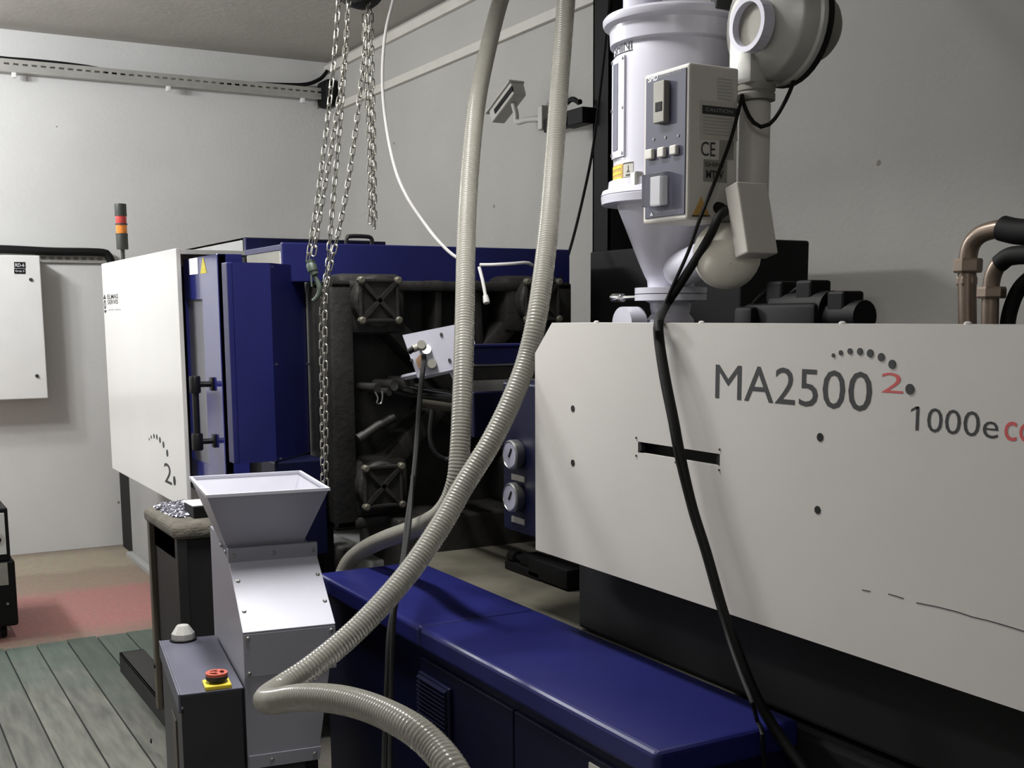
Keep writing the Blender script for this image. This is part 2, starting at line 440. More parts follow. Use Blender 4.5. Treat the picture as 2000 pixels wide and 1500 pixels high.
def cable(name, pts, r, m, label, cat, seg=8, step=.02, group=None):
    o = MB().tube(spline(pts, step), r, seg).build(name, m)
    return tag(single(o), label, cat, group)
cable('black_cable', [(xf-.02, -1.4, 3.163), (xf-.02, .6, 3.163), at(0, 113, X=xf-.02), at(60, 118, X=xf-.02), at(130, 125, X=xf-.02), at(190, 134, X=xf-.03), at(230, 146, X=xf-.05), at(300, 158, X=xf-.06)], .012, M['rubber'],
      'black cable lying on top of the left end of the high tray', 'cable')
cable('black_cable', [at(430, 166, X=xf-.05), at(480, 163, X=xf-.03), at(540, 165, X=xf-.02), at(595, 165, X=xf-.01), at(622, 156, X=xf), at(634, 146, X=xf+.0), at(640, 136, X=xf+.0)], .013, M['rubber'],
      'black cable bundle bending up at the corner end of the high tray', 'cable')
o = MB().box(XA, XA+.2, 3.075, YB, 3.02, 3.20, .03, 3).build('junction_box', M['black']); tag(single(o), 'small black junction box in the room corner at the tray end', 'junction box')

# ---- electrical cabinet on the end wall
XF = -8.05
y1, zt, zb = 1.122, at(75, 500, X=XF).z, at(90, 777, X=XF).z
cb = thing('electrical_cabinet', 'pale grey wall cabinet with black number plates and two latches', 'cabinet', (XA, .8, zb))
MB().box(XA+.022, XF-.02, .35, y1, zb, zt, .004).build('body', M['cabinet'], cb)
dr = MB().box(XF-.018, XF, .345, y1+.003, zb-.003, zt+.003, .006).build('door', M['cabinet'], cb)
for (px, py) in ((60, 546), (72, 734)):
    p = at(px, py, X=XF)
    MB().lathe([(.011, 0), (.011, .006), (.008, .012)], (XF, p.y, p.z), (1, 0, 0), 14).build('latch', M['ink'], dr, cb)
for (py0, py1, s) in ((512, 523.5, 'RD-6'), (525, 534.5, 'Grup 2')):
    a = at(28, py1, X=XF); c = at(49, py0, X=XF)
    pl = MB().box(XF, XF+.003, a.y, c.y, a.z, c.z).build('number_plate', M['black'], dr, cb)
    text('lettering', s, (XF+.003, a.y+.006, a.z+.008), (0, c.y-a.y-.012, 0), (0, 0, c.z-a.z-.016), M['whiteink'], cb, cb, (1, 0, 0), .01)
# conduit above the cabinet
pz = at(100, 491, X=XA+.06)
cable('black_conduit', [(XA+.06, .2, pz.z+.012), (XA+.06, .9, pz.z+.008), at(100, 491, X=XA+.06), at(195, 493, X=XA+.06), at(212, 500, X=XA+.06), at(217, 516, X=XA+.06), at(218, 560, X=XA+.06)], .026, M['rubber'],
      'thick black conduit running above the wall cabinet and turning down', 'conduit', 10)
rl = thing('slotted_rail', 'short slotted steel rail below the black conduit beside the cabinet', 'rail', (XA, 1.4, 1.9))
a = at(74, 512, X=XA+.02); c = at(200, 499, X=XA+.02)
b = MB(); yy = a.y
while yy < c.y:
    for (p, q, z0, z1) in ((yy, yy+.05, a.z, a.z+.018), (yy, yy+.05, c.z-.012, c.z), (yy, yy+.02, a.z+.018, c.z-.012)):
        b.box(XA+.02, XA+.024, p, q, z0, z1)
    yy += .05
b.build('face', M['tray'], rl)
MB().box(XA, XA+.005, a.y, yy, a.z, c.z).build('back', M['alud'], rl)

# ================================================================== INJECTION MOULDING MACHINE
mc = thing('injection_molding_machine', 'large white and blue injection moulding machine filling the room', 'machine', (-4.5, 1.88, 0))
YP = 1.28   # operator-side plane of the clamp cover
xl, xr = -6.88, -5.20
zt, zb = 1.845, .70
# clamp cover: folded white sheet
cp = MB()
cp.box(xl, xr, YP, YP+.02, zb, zt, .004)
cp.box(xl+.005, xr-.005, YP+.0205, YP+.62, zt-.025, zt-.005, .002)
cp.box(xl+.005, xl+.02, YP+.0205, YP+.62, zb+.005, zt-.026, .002)
cp = cp.build('clamp_cover', M['white'], mc)
for px, py, r in ((291.6, 858, 2.5), (295.5, 853.5, 3.5), (301, 852, 4.5), (306.6, 853.5, 5), (312.6, 859.5, 6), (319.5, 868.5, 6.5), (327, 885, 7), (341, 939, 9)):
    b = MB(); disc_y(b, px, py, r, YP); b.build('logo_dot', M['ink'], cp, mc)
text_y('lettering', '2', 322, 336, 903, 941, YP, M['ink'], cp, mc)
text_y('lettering', 'ELMAS', 210, 231, 575.5, 584.5, YP, M['ink'], cp, mc, .02)
text_y('lettering', 'SERVIS', 210.5, 231, 586, 594.5, YP, M['ink'], cp, mc, .02)
text_y('lettering', 'plastik makina', 212, 236, 603, 608, YP, M['inklt'], cp, mc)
b = MB()
for (pts) in (((202, 584), (207, 584), (204.5, 575.5)), ((203.5, 606), (208.5, 606), (206, 612))):
    q = [at(x, y_, Y=YP) for x, y_ in pts]; b.prism([(p.x, YP, p.z) for p in q], (0, -.0015, 0))
c = at(205.3, 595, Y=YP); rr = .026
b.ring([(c.x+rr*math.cos(t), YP, c.z+rr*math.sin(t)) for t in [2*PI*k/18 for k in range(18)]], [(c.x+rr*.6*math.cos(t), YP, c.z+rr*.6*math.sin(t)) for t in [2*PI*k/18 for k in range(18)]], (0, -.0015, 0))
b.build('ring_logo', M['ink'], cp, mc)
# high cover behind it
b = MB(); b.box(-7.0, -5.66, 1.72, 1.74, 1.80, 1.93, .003); b.box(-7.0, -5.66, 1.72, 2.4, 1.915, 1.93, .003); b.box(-5.68, -5.66, 1.72, 2.4, 1.80, 1.93, .003)
b.build('rear_cover', M['base'], mc)
b = MB(); b.box(-5.655, -5.63, 1.72, 2.45, 1.77, 1.925, .003)
b.build('rear_cover_end', M['blue'], mc)
# base under the clamp cover
MB().box(-7.8, -3.75, 1.55, 2.35, .0, .70, .01).build('base', M['base'], mc)
MB().box(-8.16, -7.805, 1.56, 2.3, .0, .82, .01).build('rear_end', M['blackmat'], mc)
MB().box(-7.8, -3.75, 1.51, 1.549, .0, .035, .004).build('base_edge', M['base'], mc)
MB().box(-7.2, -3.9, 1.95, 2.33, .70, 1.78, .01).build('inner_frame', M['blackmat'], mc)
# signal tower
tl = at(240, 500, Y=1.36)
tx, ty = tl.x, 1.36; zf = lambda py: at(240, py, Y=1.36).z
st = MB().lathe([(.011, 0), (.011, zf(484)-1.845)], (tx, ty, 1.845), seg=12).build('signal_tower', M['towergrey'], mc)
def seg_(name, m, p0, p1, r, extra=()):
    MB().lathe([(r*.97, zf(p0)), (r, zf(p0)+.004), (r, zf(p1)-.004), (r*.97, zf(p1))], (tx, ty, 0), seg=20).build(name, m, st, mc)
rt = .031
seg_('tower_base', M['towergrey'], 487, 457, rt); seg_('amber_lens', M['amberlens'], 457, 437, rt*.93)
seg_('red_lens', M['redlens'], 437, 419, rt*.93); seg_('tower_cap', M['towergrey'], 419, 396, rt)
for py in (457, 437, 419): MB().lathe([(rt*1.03, zf(py)-.004), (rt*1.03, zf(py)+.004)], (tx, ty, 0), seg=20).build('band', M['towergrey'], st, mc)

# safety door, slid back behind the cover
YD = 1.33
dx1 = at(425, 490, Y=YD).x; dx0 = at(357, 500, Y=YD).x; dz1 = 1.80; dz0 = .78
wx0 = dx0+.012; wx1 = at(396, 600, Y=YD).x; wz1 = at(396, 584, Y=YD).z; wz0 = at(408, 908, Y=YD).z
dm = MB().ring([(dx0, YD, dz0), (dx1, YD, dz0), (dx1, YD, dz1), (dx0, YD, dz1)], [(wx0, YD, wz0), (wx1, YD, wz0), (wx1, YD, wz1), (wx0, YD, wz1)], (0, .03, 0))
dm.box(dx1-.012, dx1, YD-.004, YD+.10, dz0, dz1, .003)
do = dm.build('safety_door', M['bluegloss'], mc)
MB().box(wx0-.01, wx1+.01, YD+.012, YD+.018, wz0-.01, wz1+.01).build('window_pane', M['window'], do, mc)
MB().box(dx0+.01, dx1-.02, YD+.035, YD+.045, dz0+.02, dz1-.03).build('inner_sheet', M['base'], do, mc)
MB().box(-5.9, -4.6, YD+.11, YD+.13, .72, 1.79).build('gap_shade_sheet', M['blackmat'], mc)  # black sheet added to give the door gap its shade
a = at(371, 537, Y=YD); c = at(386, 503, Y=YD)
MB().box(a.x, c.x, YD-.002, YD, a.z, c.z).build('sticker', M['tape'], do, mc)
q = [at(x, y_, Y=YD) for x, y_ in ((392, 535), (404, 533), (397, 502))]
MB().prism([(p.x, YD, p.z) for p in q], (0, -.002, 0)).build('warning_triangle', M['yellow'], do, mc)
h0 = at(416, 750, Y=YD); h1 = at(418, 860, Y=YD); yh = YD-.075
b = MB(); b.tube([(h0.x, yh, h0.z+.02), (h0.x, yh, h1.z-.02)], .014, 12)
for z in (h0.z, h1.z):
    b.cyl((h0.x, yh-.0, z), (h0.x, YD, z), .012, 10)
    b.lathe([(.021, -.035), (.023, -.03), (.023, .03), (.021, .035)], (h0.x, yh, z), seg=12)
    b.box(h0.x-.02, h0.x+.02, YD-.012, YD, z-.028, z+.028, .004)
b.build('door_handle', M['handle'], do, mc)

# mould space: rods and dark bits behind the door gap
b = MB()
p = at(440, 566, Y=1.6); b.cyl((-5.4, 1.6, p.z), (-3.95, 1.6, p.z), .045, 20)
p2 = at(455, 880, Y=1.6); b.cyl((-5.4, 1.6, p2.z), (-3.95, 1.6, p2.z), .045, 20)
b.build('tie_bar', M['steel'], mc)
MB().box(-4.75, -4.40, 1.52, 2.3, .72, 1.66, .01).build('moving_platen', M['cast'], mc)

# angled blue guard at the operator side
A = at(453, 511, X=-3.75); B = at(527, 512, X=-3.75); C = Vector((-3.935, 1.405, 0))
gz1, gz0 = 1.722, 1.075
def leaf(mb, p, q, z0, z1, th):
    d = Vector((q[0]-p[0], q[1]-p[1], 0)).normalized(); n = Vector((-d.y, d.x, 0))
    if n.x > 0: n = -n
    mb.prism([(p[0], p[1], z0), (q[0], q[1], z0), (q[0], q[1], z1), (p[0], p[1], z1)], n*th)
g = MB(); leaf(g, A, B, gz0, gz1, .02); leaf(g, B, C, gz0, gz1, .02)
g.box(A.x-.06, A.x, A.y-.018, A.y, gz0, gz1, .003)
gu = g.build('angled_guard', M['blue'], mc)
cb0 = Vector((C.x-B.x, C.y-B.y, 0)); nn = Vector((cb0.y, -cb0.x, 0)).normalized()
if nn.x < 0: nn = -nn
for (px, py) in ((532, 521), (541, 712), (549, 896), (600, 711), (605, 822), (614, 798), (615, 873), (609, 692), (619, 698)):
    r = ray(px, py); e = Vector((0, 0, EYE)); t = (Vector((B.x, B.y, 0))-e).dot(nn)/r.dot(nn); p = e+r*t
    MB().lathe([(.004, 0), (.004, .003)], p, nn, 8).build('screw', M['chrome'], gu, mc)
# lower blue skirt below the guard
MB().box(-3.91, -3.76, 1.22, 1.40, .74, 1.07, .006).build('lower_skirt', M['bluedk'], mc)

# top guard over the mould
XG = -3.86
ya = at(550, 470, X=XG).y; yb = at(1113, 490, X=XG).y; gz = at(820, 480, X=XG).z
tg = MB(); tg.box(XG-.02, XG, ya, yb, 1.665, gz, .004); tg.box(-4.35, XG-.021, ya+.02, yb-.021, gz-.022, gz-.002, .002); tg.box(-4.35, XG-.021, yb-.02, yb, 1.665, gz-.002, .002)
tg = tg.build('top_guard', M['blue'], mc)
b = MB(); b.box(-4.33, XG-.022, ya+.022, ya+.035, 1.64, gz-.022, .003)
b.build('side_plate', M['alud'], tg, mc)
MB().box(XG-.05, XG-.022, ya+.008, ya+.02, 1.66, gz-.03, .003).build('white_strip', M['white'], tg, mc)
h0 = at(676, 470, X=XG-.02); h1 = at(727, 470, X=XG-.02)
b = MB(); b.tube(spline([(XG-.02, h0.y, gz-.005), (XG-.02, h0.y+.003, gz+.022), (XG-.02, h0.y+.022, gz+.028), (XG-.02, h1.y-.022, gz+.028), (XG-.02, h1.y-.003, gz+.022), (XG-.02, h1.y, gz-.005)], .008), .0075, 8)
b.build('lifting_handle', M['handle'], tg, mc)

# fixed platen
XP = -3.70
T = [at(x, y_, X=XP) for x, y_ in ((733, 585), (1050, 589), (735, 948))]
ty0, ty1 = T[0].y, T[1].y; tz1, tz0 = (T[0].z+T[1].z)/2, T[2].z
yc, zc = (ty0+ty1)/2, (tz0+tz1)/2
pl0, pl1, pz0, pz1 = 1.41, 2*yc-1.41, tz0-.15, 1.668
b = MB()
b.box(-3.95, -3.86, pl0, pl1, pz0, pz1, .01)              # back web
for (y0_, y1_, z0_, z1_) in ((pl0, pl1, pz1-.035, pz1), (pl0, pl1, pz0, pz0+.04), (pl0, pl0+.085, pz0, pz1), (pl1-.085, pl1, pz0, pz1)):
    b.box(-3.87, XP-.015, y0_, y1_, z0_, z1_, .012)
for (yy, zz) in ((ty0, tz1), (ty1, tz1), (ty0, tz0), (ty1, tz0)):
    b.box(-3.87, XP-.02, yy-.125, yy+.125, zz-.115, zz+.09, .03)
    d = Vector((0, yc-yy, zc-zz)); L = d.length; d.normalize(); n = Vector((1, 0, 0)).cross(d)
    b.obox(Vector((-3.80, yy, zz))+d*L*.5, (1, 0, 0), d, n, .06, L*.5, .035, .012)
for sy in (-.06, .10):
    b.obox((-3.80, yc+sy, zc+.27), (1, 0, 0), Vector((0, -sy*.6, 1)).normalized(), Vector((0, 1, sy*.6)).normalized(), .055, .115, .014, .006)
b.lathe([(.12, 0), (.12, .10)], (-3.87, yc, zc), (1, 0, 0), 28)
plt = b.build('fixed_platen', M['cast'], mc)
def tie_cap(yy, zz):
    c = MB()
    c.lathe([(.085, 0), (.085, .05), (.075, .058)], (XP-.03, yy, zz), (1, 0, 0), 28)
    o = c.build('tie_bar_cap', M['cast'], mc)
    c = MB(); hs = .066
    for s in (-1, 1):
        c.obox((XP+.036, yy, zz), (1, 0, 0), Vector((0, 1, s)).normalized(), Vector((0, -s, 1)).normalized(), .006, hs*1.38, .007)
    for (p, q) in ((-1, 0), (1, 0), (0, -1), (0, 1)):
        if p: c.box(XP+.028, XP+.040, yy+p*hs-.006, yy+p*hs+.006, zz-hs, zz+hs, .003)
        else: c.box(XP+.028, XP+.040, yy-hs, yy+hs, zz+q*hs-.006, zz+q*hs+.006, .003)
    c.build('clamp_frame', M['cast'], o, mc)
    for p in (-1, 1):
        for q in (-1, 1):
            MB().lathe([(.013, 0), (.013, .018), (.008, .022)], (XP+.03, yy+p*hs, zz+q*hs), (1, 0, 0), 8).build('bolt', M['oily'], o, mc)
for yy in (ty0, ty1):
    for zz in (tz1, tz0): tie_cap(yy, zz)
# lever and fittings on the platen
p = at(705, 855, X=XP); q = at(770, 815, X=XP)
b = MB(); b.tube([p, p.lerp(q, .5)+Vector((0, 0, .004)), q], .016, 12); b.lathe([(.019, -.012), (.019, .012)], p, (q-p), 12)
b.build('lever_grip', M['cast'], mc)
b = MB()
for (x, y_, r) in ((712, 757, 9), (745, 752, 11), (775, 748, 13), (800, 760, 11), (735, 765, 8)):
    c = at(x, y_, X=XP-.01); b.cyl((XP-.06, c.y, c.z), (XP+.03, c.y+.03, c.z), r/560., 12)
b.build('water_fitting', M['cast'], mc)
b = MB(); b.tube(spline([at(x, y_, X=XP+.03) for x, y_ in ((732, 764), (738, 778), (736, 787), (744, 788), (747, 775), (746, 762))], .006), .003, 6)
b.build('wire_clip', M['steel'], mc)
# platen foot and bed
MB().box(-3.98, -3.62, 1.60, 2.38, .30, .86, .01).build('platen_foot', M['cast'], mc)
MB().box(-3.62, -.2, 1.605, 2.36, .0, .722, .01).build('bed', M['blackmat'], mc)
MB().box(-3.62, -1.9, 1.625, 2.36, .722, .735, .003).build('lit_bed_plate', M['oily'], mc)  # oily top on the lit part only; black beyond paints shade and dirt
b = MB(); c = at(1015, 1122, Z=.735)
b.box(c.x-.10, c.x+.12, c.y+.0, c.y+.10, .735, .762, .005); b.box(c.x-.02, c.x+.05, c.y+.01, c.y+.08, .76, .80, .008)
b.cyl((c.x-.10, c.y+.03, .775), (c.x-.06, c.y+.03, .775), .022, 12); b.cyl((c.x-.06, c.y+.03, .775), (c.x, c.y+.03, .775), .012, 10)
b.box(c.x+.05, c.x+.28, c.y+.0, c.y+.1, .74, .80, .006)
b.build('bed_clamp', M['black'], mc)
# injection carriage
MB().box(-2.52, -.2, 1.62, 2.28, .74, 1.40, .01).build('shade_block', M['blackmat'], mc)  # black box added as painted shade for the space under the cover
b = MB()
for (px, py, Y, r) in ((860, 772, 1.66, .020), (860, 800, 2.2, .020)):
    p = at(px, py, Y=Y); b.cyl((-3.72, Y, p.z), (-2.45, Y, p.z), r, 16)
b.build('guide_rod', M['chrome'], mc)
b = MB(); p = at(950, 795, Y=1.75); b.cyl((-3.7, 1.75, p.z), (-2.5, 1.75, p.z), .032, 18); b.build('carriage_cylinder', M['oily'], mc)
b = MB(); b.lathe([(.028, 0), (.036, .08), (.085, .1), (.085, 1.1)], (-3.68, yc, zc), (1, 0, 0), 24); b.build('heated_barrel', M['cast'], mc)
a = at(925, 678, X=-2.95); c = at(1012, 713, X=-2.95)
b = MB(); b.box(-2.97, -2.95, a.y-.02, c.y+.2, c.z, a.z, .003); b.box(-2.97, -2.93, a.y-.02, c.y+.2, a.z, a.z+.008, .002)
b.build('blue_carriage_plate', M['blue'], mc)
a = at(925, 713, X=-2.94); c = at(1012, 740, X=-2.94)
b = MB(); b.box(-2.98, -2.93, a.y-.02, c.y+.2, c.z, a.z-.004, .004); b.build('carriage_beam', M['cast'], mc)
MB().box(-2.98, -2.925, a.y-.02, c.y+.2, a.z-.003, a.z+.001).build('carriage_edge', M['steel'], mc)
a = at(925, 745, X=-2.9); c = at(1015, 850, X=-2.9)
MB().box(-2.92, -2.9, a.y-.0, c.y+.1, c.z, a.z-.03, .004).build('carriage_shield', M['bluedk'], mc)
b = MB(); b.tube(spline([at(845, 800, d=3.3), at(840, 850, d=3.3), at(850, 885, d=3.3), at(880, 898, d=3.3), at(930, 885, d=3.2), at(985, 840, d=3.2)], .02), .007, 8)
b.build('grease_line', M['rubber'], mc)
# gauge panel
YG = 1.565
a = at(981, 745, Y=YG); c = at(1043, 1050, Y=YG)
gp = MB().box(a.x, -2.56, YG, YG+.25, c.z, a.z, .006).build('gauge_panel', M['bluedk'], mc)
for (px, py) in ((1013, 887), (1013, 970)):
    p = at(px, py, Y=YG)
    o = MB().lathe([(.036, 0), (.040, .006), (.040, .026), (.036, .03), (.034, .026)], (p.x, YG, p.z), (0, -1, 0), 28, cap=True).build('pressure_gauge', M['steel'], gp, mc)
    MB().lathe([(.0335, .027), (.0335, .0285)], (p.x, YG, p.z), (0, -1, 0), 24).build('dial_face', M['gaugeface'], gp, mc)
    MB().obox((p.x+.004, YG-.030, p.z+.006), Vector((.5, 0, .8)).normalized(), (0, 1, 0), Vector((.8, 0, -.5)).normalized(), .014, .001, .002).build('needle', M['black'], gp, mc)
    p = at(px, py+45, Y=YG)
    MB().box(p.x-.035, p.x+.035, YG-.003, YG, p.z-.010, p.z+.006).build('name_plate', M['alud'], gp, mc)

# injection cover: folded off-white sheet with chamfered corner
YC = 1.50
pp = [at(x, y_, Y=YC) for x, y_ in ((1045.5, 1075), (1045.5, 690), (1078, 632))]
cx0 = (pp[0].x+pp[1].x)/2; zbot, zch, ztop, cxt = pp[0].z+.002, pp[1].z, pp[2].z+.002, pp[2].x
XR = -.25
sx0, sx1 = at(1246, 880, Y=YC).x, at(1406, 892, Y=YC).x; szm = at(1246, 873, Y=YC).z; shh = .012
o4 = [(cx0, YC, zbot), (XR, YC, zbot), (XR, YC, ztop), (cxt, YC, ztop), (cx0, YC, zch)]
b = MB()
# sheet with the slot cut out (outer and inner outlines of 5 points)
b.ring(o4, [(sx0, YC, szm-shh), (sx1, YC, szm-shh), (sx1, YC, szm+shh), ((sx0+sx1)/2, YC, szm+shh), (sx0, YC, szm+shh)], (0, .012, 0))
b.box(cxt, XR, YC+.0125, YC+.12, ztop-.012, ztop, .002)
b.box(cx0, XR, YC+.0125, YC+.03, zbot, zbot+.012, .0)
b.prism([(cx0, YC+.0125, zch), (cxt, YC+.0125, ztop), (cxt, YC+.03, ztop), (cx0, YC+.03, zch)], (.006, 0, -.003))
b.box(cx0, cx0+.012, YC+.0125, YC+.03, zbot+.013, zch)
cv = b.build('injection_cover', M['cover'], mc)
MB().box(sx0-.02, sx1+.02, YC+.03, YC+.034, szm-.03, szm+.03).build('slot_backing', M['blackmat'], cv, mc)
for e in (sx0, sx1): MB().lathe([(shh, .0), (shh, .011)], (e, YC+.0115, szm), (0, -1, 0), 16).build('slot_end', M['blackmat'], cv, mc)
for (px, py, r) in ((1119, 798, 6.5), (1119, 904, 6.5), (1602, 854, 8.5), (1597, 996, 8)):
    b = MB(); disc_y(b, px, py, r, YC, .001); b.build('bolt_hole', M['blackmat'], cv, mc)
for (px, py) in ((1243, 855), (1243, 890), (1406, 878), (1405, 918), (1320, 903)):
    b = MB(); disc_y(b, px, py, 2, YC, .002); b.build('screw', M['ink'], cv, mc)
for px in (1165, 1370, 1645, 1890):
    p = at(px, 630, Y=YC+.03); MB().lathe([(.006, 0), (.006, .003), (.003, .005)], (p.x, YC+.03, ztop), seg=10).build('screw', M['white'], cv, mc)
text_y('lettering', 'MA2500', 1397, 1703, 711, 778, YC, M['ink'], cv, mc)
text_y('lettering', '2', 1721, 1764, 727, 766, YC, M['red'], cv, mc, -.008)
text_y('lettering', '1000e', 1788, 1950, 794, 841, YC, M['ink'], cv, mc, -.004)
q = [at(x, y_, Y=YC) for x, y_ in ((1779, 804), (1780, 799.5), (1789, 793.8), (1795, 793.8), (1795, 797.5), (1789, 799))]
MB().prism([(p.x, YC, p.z) for p in q], (0, -.0005, 0)).build('lettering', M['ink'], cv, mc)
text_y('lettering', 'co', 1961, 2023, 822, 860, YC, M['red'], cv, mc)
for px, py, r in ((1628, 694, 4), (1642.5, 689, 5), (1660.5, 686, 6), (1680, 686.5, 7), (1700, 690, 8), (1721.5, 697.5, 8.2), (1743, 711.5, 9), (1777.5, 760, 10.5)):
    b = MB(); disc_y(b, px, py, r, YC); b.build('logo_dot', M['ink'], cv, mc)
sc = [(1684, 1152), (1700, 1155), (1735, 1160), (1750, 1164), (1765, 1169), (1790, 1177), (1830, 1185), (1870, 1195), (1900, 1205), (1930, 1212), (1965, 1222), (2000, 1233)]
for i in (0, 2, 3, 5, 6, 7, 8, 9, 10):
    p, q = at(*sc[i], Y=YC), at(*sc[i+1], Y=YC); d = (q-p); L = d.length; d.normalize()
    b = MB(); b.obox(((p.x+q.x)/2, YC-.0004, (p.z+q.z)/2), d, (0, 1, 0), d.cross(Vector((0, 1, 0))), L*.5, .0004, .0007); b.build('scratch', M['ink'], cv, mc)
# hydraulic valves behind the cover
b = MB(); YV = 1.78
xv = lambda px: at(px, 600, Y=YV).x
zv = lambda py: at(1550, py, Y=YV).z
b.box(xv(1448), xv(1590), YV, YV+.1, 1.40, zv(592), .012)
b.cyl((xv(1585), YV+.05, zv(619)), (xv(1655), YV+.05, zv(619)), .034, 18)
b.cyl((xv(1490), YV+.05, zv(605)), (xv(1592), YV+.05, zv(605)), .040, 18)
b.box(xv(1445), xv(1480), YV-.02, YV+.05, 1.45, zv(598), .01)
vv = b.build('valve_block', M['black'], mc)
for (x0, x1, y0_, y1_) in ((1481, 1512, 547, 575), (1538, 1569, 547, 575), (1600, 1633, 570, 598)):
    MB().box(xv(x0), xv(x1), YV+.02, YV+.08, zv(y1_)-.02, zv(y0_), .006).build('solenoid_plug', M['black'], vv, mc)
b = MB(); b.tube(spline([(xv(1484), YV+.04, zv(560)), (xv(1470), YV+.03, zv(572)), (xv(1460), YV+.02, zv(590)), (xv(1452), YV+.02, zv(605))], .01), .006, 8); b.build('valve_lead', M['rubber'], vv, mc)
b = MB(); b.tube(spline([(xv(1540), YV+.04, zv(558)), (xv(1526), YV+.04, zv(566)), (xv(1510), YV+.04, zv(580))], .01), .006, 8); b.build('valve_lead', M['rubber'], vv, mc)
b = MB(); b.tube(spline([(xv(1602), YV+.04, zv(577)), (xv(1585), YV+.04, zv(578))], .01), .006, 8); b.build('valve_lead', M['rubber'], vv, mc)
# copper pipes
YQ = 1.92
def pipe(pxs, r, m, name):
    return MB().tube(spline([at(x, y_, Y=YQ+dy) for x, y_, dy in pxs], .008), r, 16).build(name, m, mc)
pipe([(1890, 660, 0), (1889, 560, 0), (1890, 510, 0), (1897, 478, .0), (1915, 458, .0), (1945, 448, .0), (1965, 446, 0)], .0175, M['copper'], 'hydraulic_pipe')
pipe([(1958, 446, 0), (1985, 452, 0), (2030, 455, 0)], .024, M['rubber'], 'hydraulic_hose')
def nut(px, y0_, y1_, r, m=M['copper'], dy=0):
    a = at(px, y1_, Y=YQ+dy); c = at(px, y0_, Y=YQ+dy)
    MB().lathe([(r*.93, 0), (r, .004), (r, c.z-a.z-.004), (r*.93, c.z-a.z)], (a.x, YQ+dy, a.z), seg=6, smooth=False).build('pipe_nut', m, mc)
nut(1890, 505, 533, .027); nut(1888, 540, 558, .0195)
pipe([(1933, 660, -.06), (1934, 600, -.06), (1936, 555, -.06), (1945, 525, -.06), (1965, 505, -.06), (2020, 496, -.06)], .0155, M['copper'], 'hydraulic_pipe')
pipe([(1952, 515, -.062), (1975, 500, -.062), (2030, 497, -.062)], .017, M['rubber'], 'hydraulic_hose')
nut(1936, 560, 583, .026, dy=-.06)
pipe([(1965, 660, -.03), (1972, 610, -.03), (1990, 565, -.03), (2020, 535, -.03)], .014, M['rubber'], 'hydraulic_hose')

# ================================================================== LOW BLUE CABINET
Zl = .75
p0, p1 = at(822, 1223.4, Z=Zl), at(1280, 1473.6, Z=Zl)
q0 = at(1542, 1409, Z=Zl)
lyF, lyB, lxR = (p0.y+p1.y)/2, 1.60, (p1.x+q0.x)/2
lxL = at(628, 1118, Z=Zl).x; lxS = p0.x
lc = thing('low_blue_cabinet', 'long low blue steel cabinet in front of the white machine cover', 'cabinet', ((lxL+lxR)/2, (lyF+lyB)/2, 0))
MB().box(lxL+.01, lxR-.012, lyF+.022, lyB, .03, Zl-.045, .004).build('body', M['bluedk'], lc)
MB().box(lxL+.06, lxR-.05, lyF+.06, lyB-.02, 0, .03).build('plinth', M['black'], lc)
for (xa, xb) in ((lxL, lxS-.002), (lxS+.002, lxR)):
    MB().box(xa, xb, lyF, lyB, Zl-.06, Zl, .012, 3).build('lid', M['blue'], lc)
xm = at(995, 1365, Y=lyF).x
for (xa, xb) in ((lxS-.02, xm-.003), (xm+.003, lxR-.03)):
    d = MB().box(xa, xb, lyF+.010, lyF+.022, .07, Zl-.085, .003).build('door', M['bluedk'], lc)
    if xb < xm:
        a = at(826, 1440, Y=lyF+.01); c = at(884, 1345, Y=lyF+.01)
        vt = MB().box(a.x, c.x, lyF-.002, lyF+.01, a.z, c.z, .004).build('vent', M['bluedk'], d, lc)
        z = c.z-.010
        while z > a.z+.005:
            b = MB(); b.obox(((a.x+c.x)/2, lyF-.005, z), (1, 0, 0), Vector((0, .8, .5)).normalized(), Vector((0, -.5, .8)).normalized(), (c.x-a.x)/2-.008, .006, .0015)
            b.build('vent_slat', M['bluedk'], vt, lc); z -= .0115
    else:
        p = at(1152, 1488, Y=lyF+.01); MB().box(p.x, p.x+.05, lyF+.007, lyF+.010, p.z-.06, p.z).build('label', M['paper'], d, lc)

# ================================================================== HOPPER DRYER
DC = at(1310, 570, Y=1.90); DX, DY = DC.x, DC.y
zd = lambda py: at(1310, py, Y=DY).z
hd = thing('hopper_dryer', 'white hopper dryer with violet control panel standing on the machine', 'dryer', (DX, DY, 1.53))
k = DC.xy.length*1.0
def dl(name, prof, m, parent=hd, seg=48): return MB().lathe(prof, (DX, DY, 0), seg=seg).build(name, m, parent, hd)
dl('throat', [(.062, 1.50), (.062, 1.535), (.05, 1.55), (.055, zd(592)), (.07, zd(586))], M['dryer'])
dl('slide_gate', [(.094, zd(587)), (.094, zd(575))], M['dryer'])
dl('gate_flange', [(.094, zd(573.5)), (.094, zd(562)), (.06, zd(561))], M['dryer'])
dl('cone', [(.060, zd(563)), (.062, zd(548)), (.068, zd(540)), (.080, zd(520)), (.146, zd(395)), (.146, zd(385))], M['dryer'])
dl('middle_flange', [(.15, zd(402)), (.182, zd(400)), (.184, zd(386)), (.182, zd(384.5)), (.184, zd(383)), (.180, zd(374)), (.166, zd(370)), (.164, zd(356)), (.153, zd(354))], M['dryer'])
by = dl('body', [(.152, zd(372)), (.152, zd(85)), (.150, zd(82))], M['dryer'], seg=64)
dl('lid_rim', [(.152, zd(99)), (.162, zd(94)), (.164, zd(62)), (.178, zd(56)), (.181, zd(50)), (.181, zd(44)), (.176, zd(39)), (.05, zd(36))], M['dryer'], seg=64)
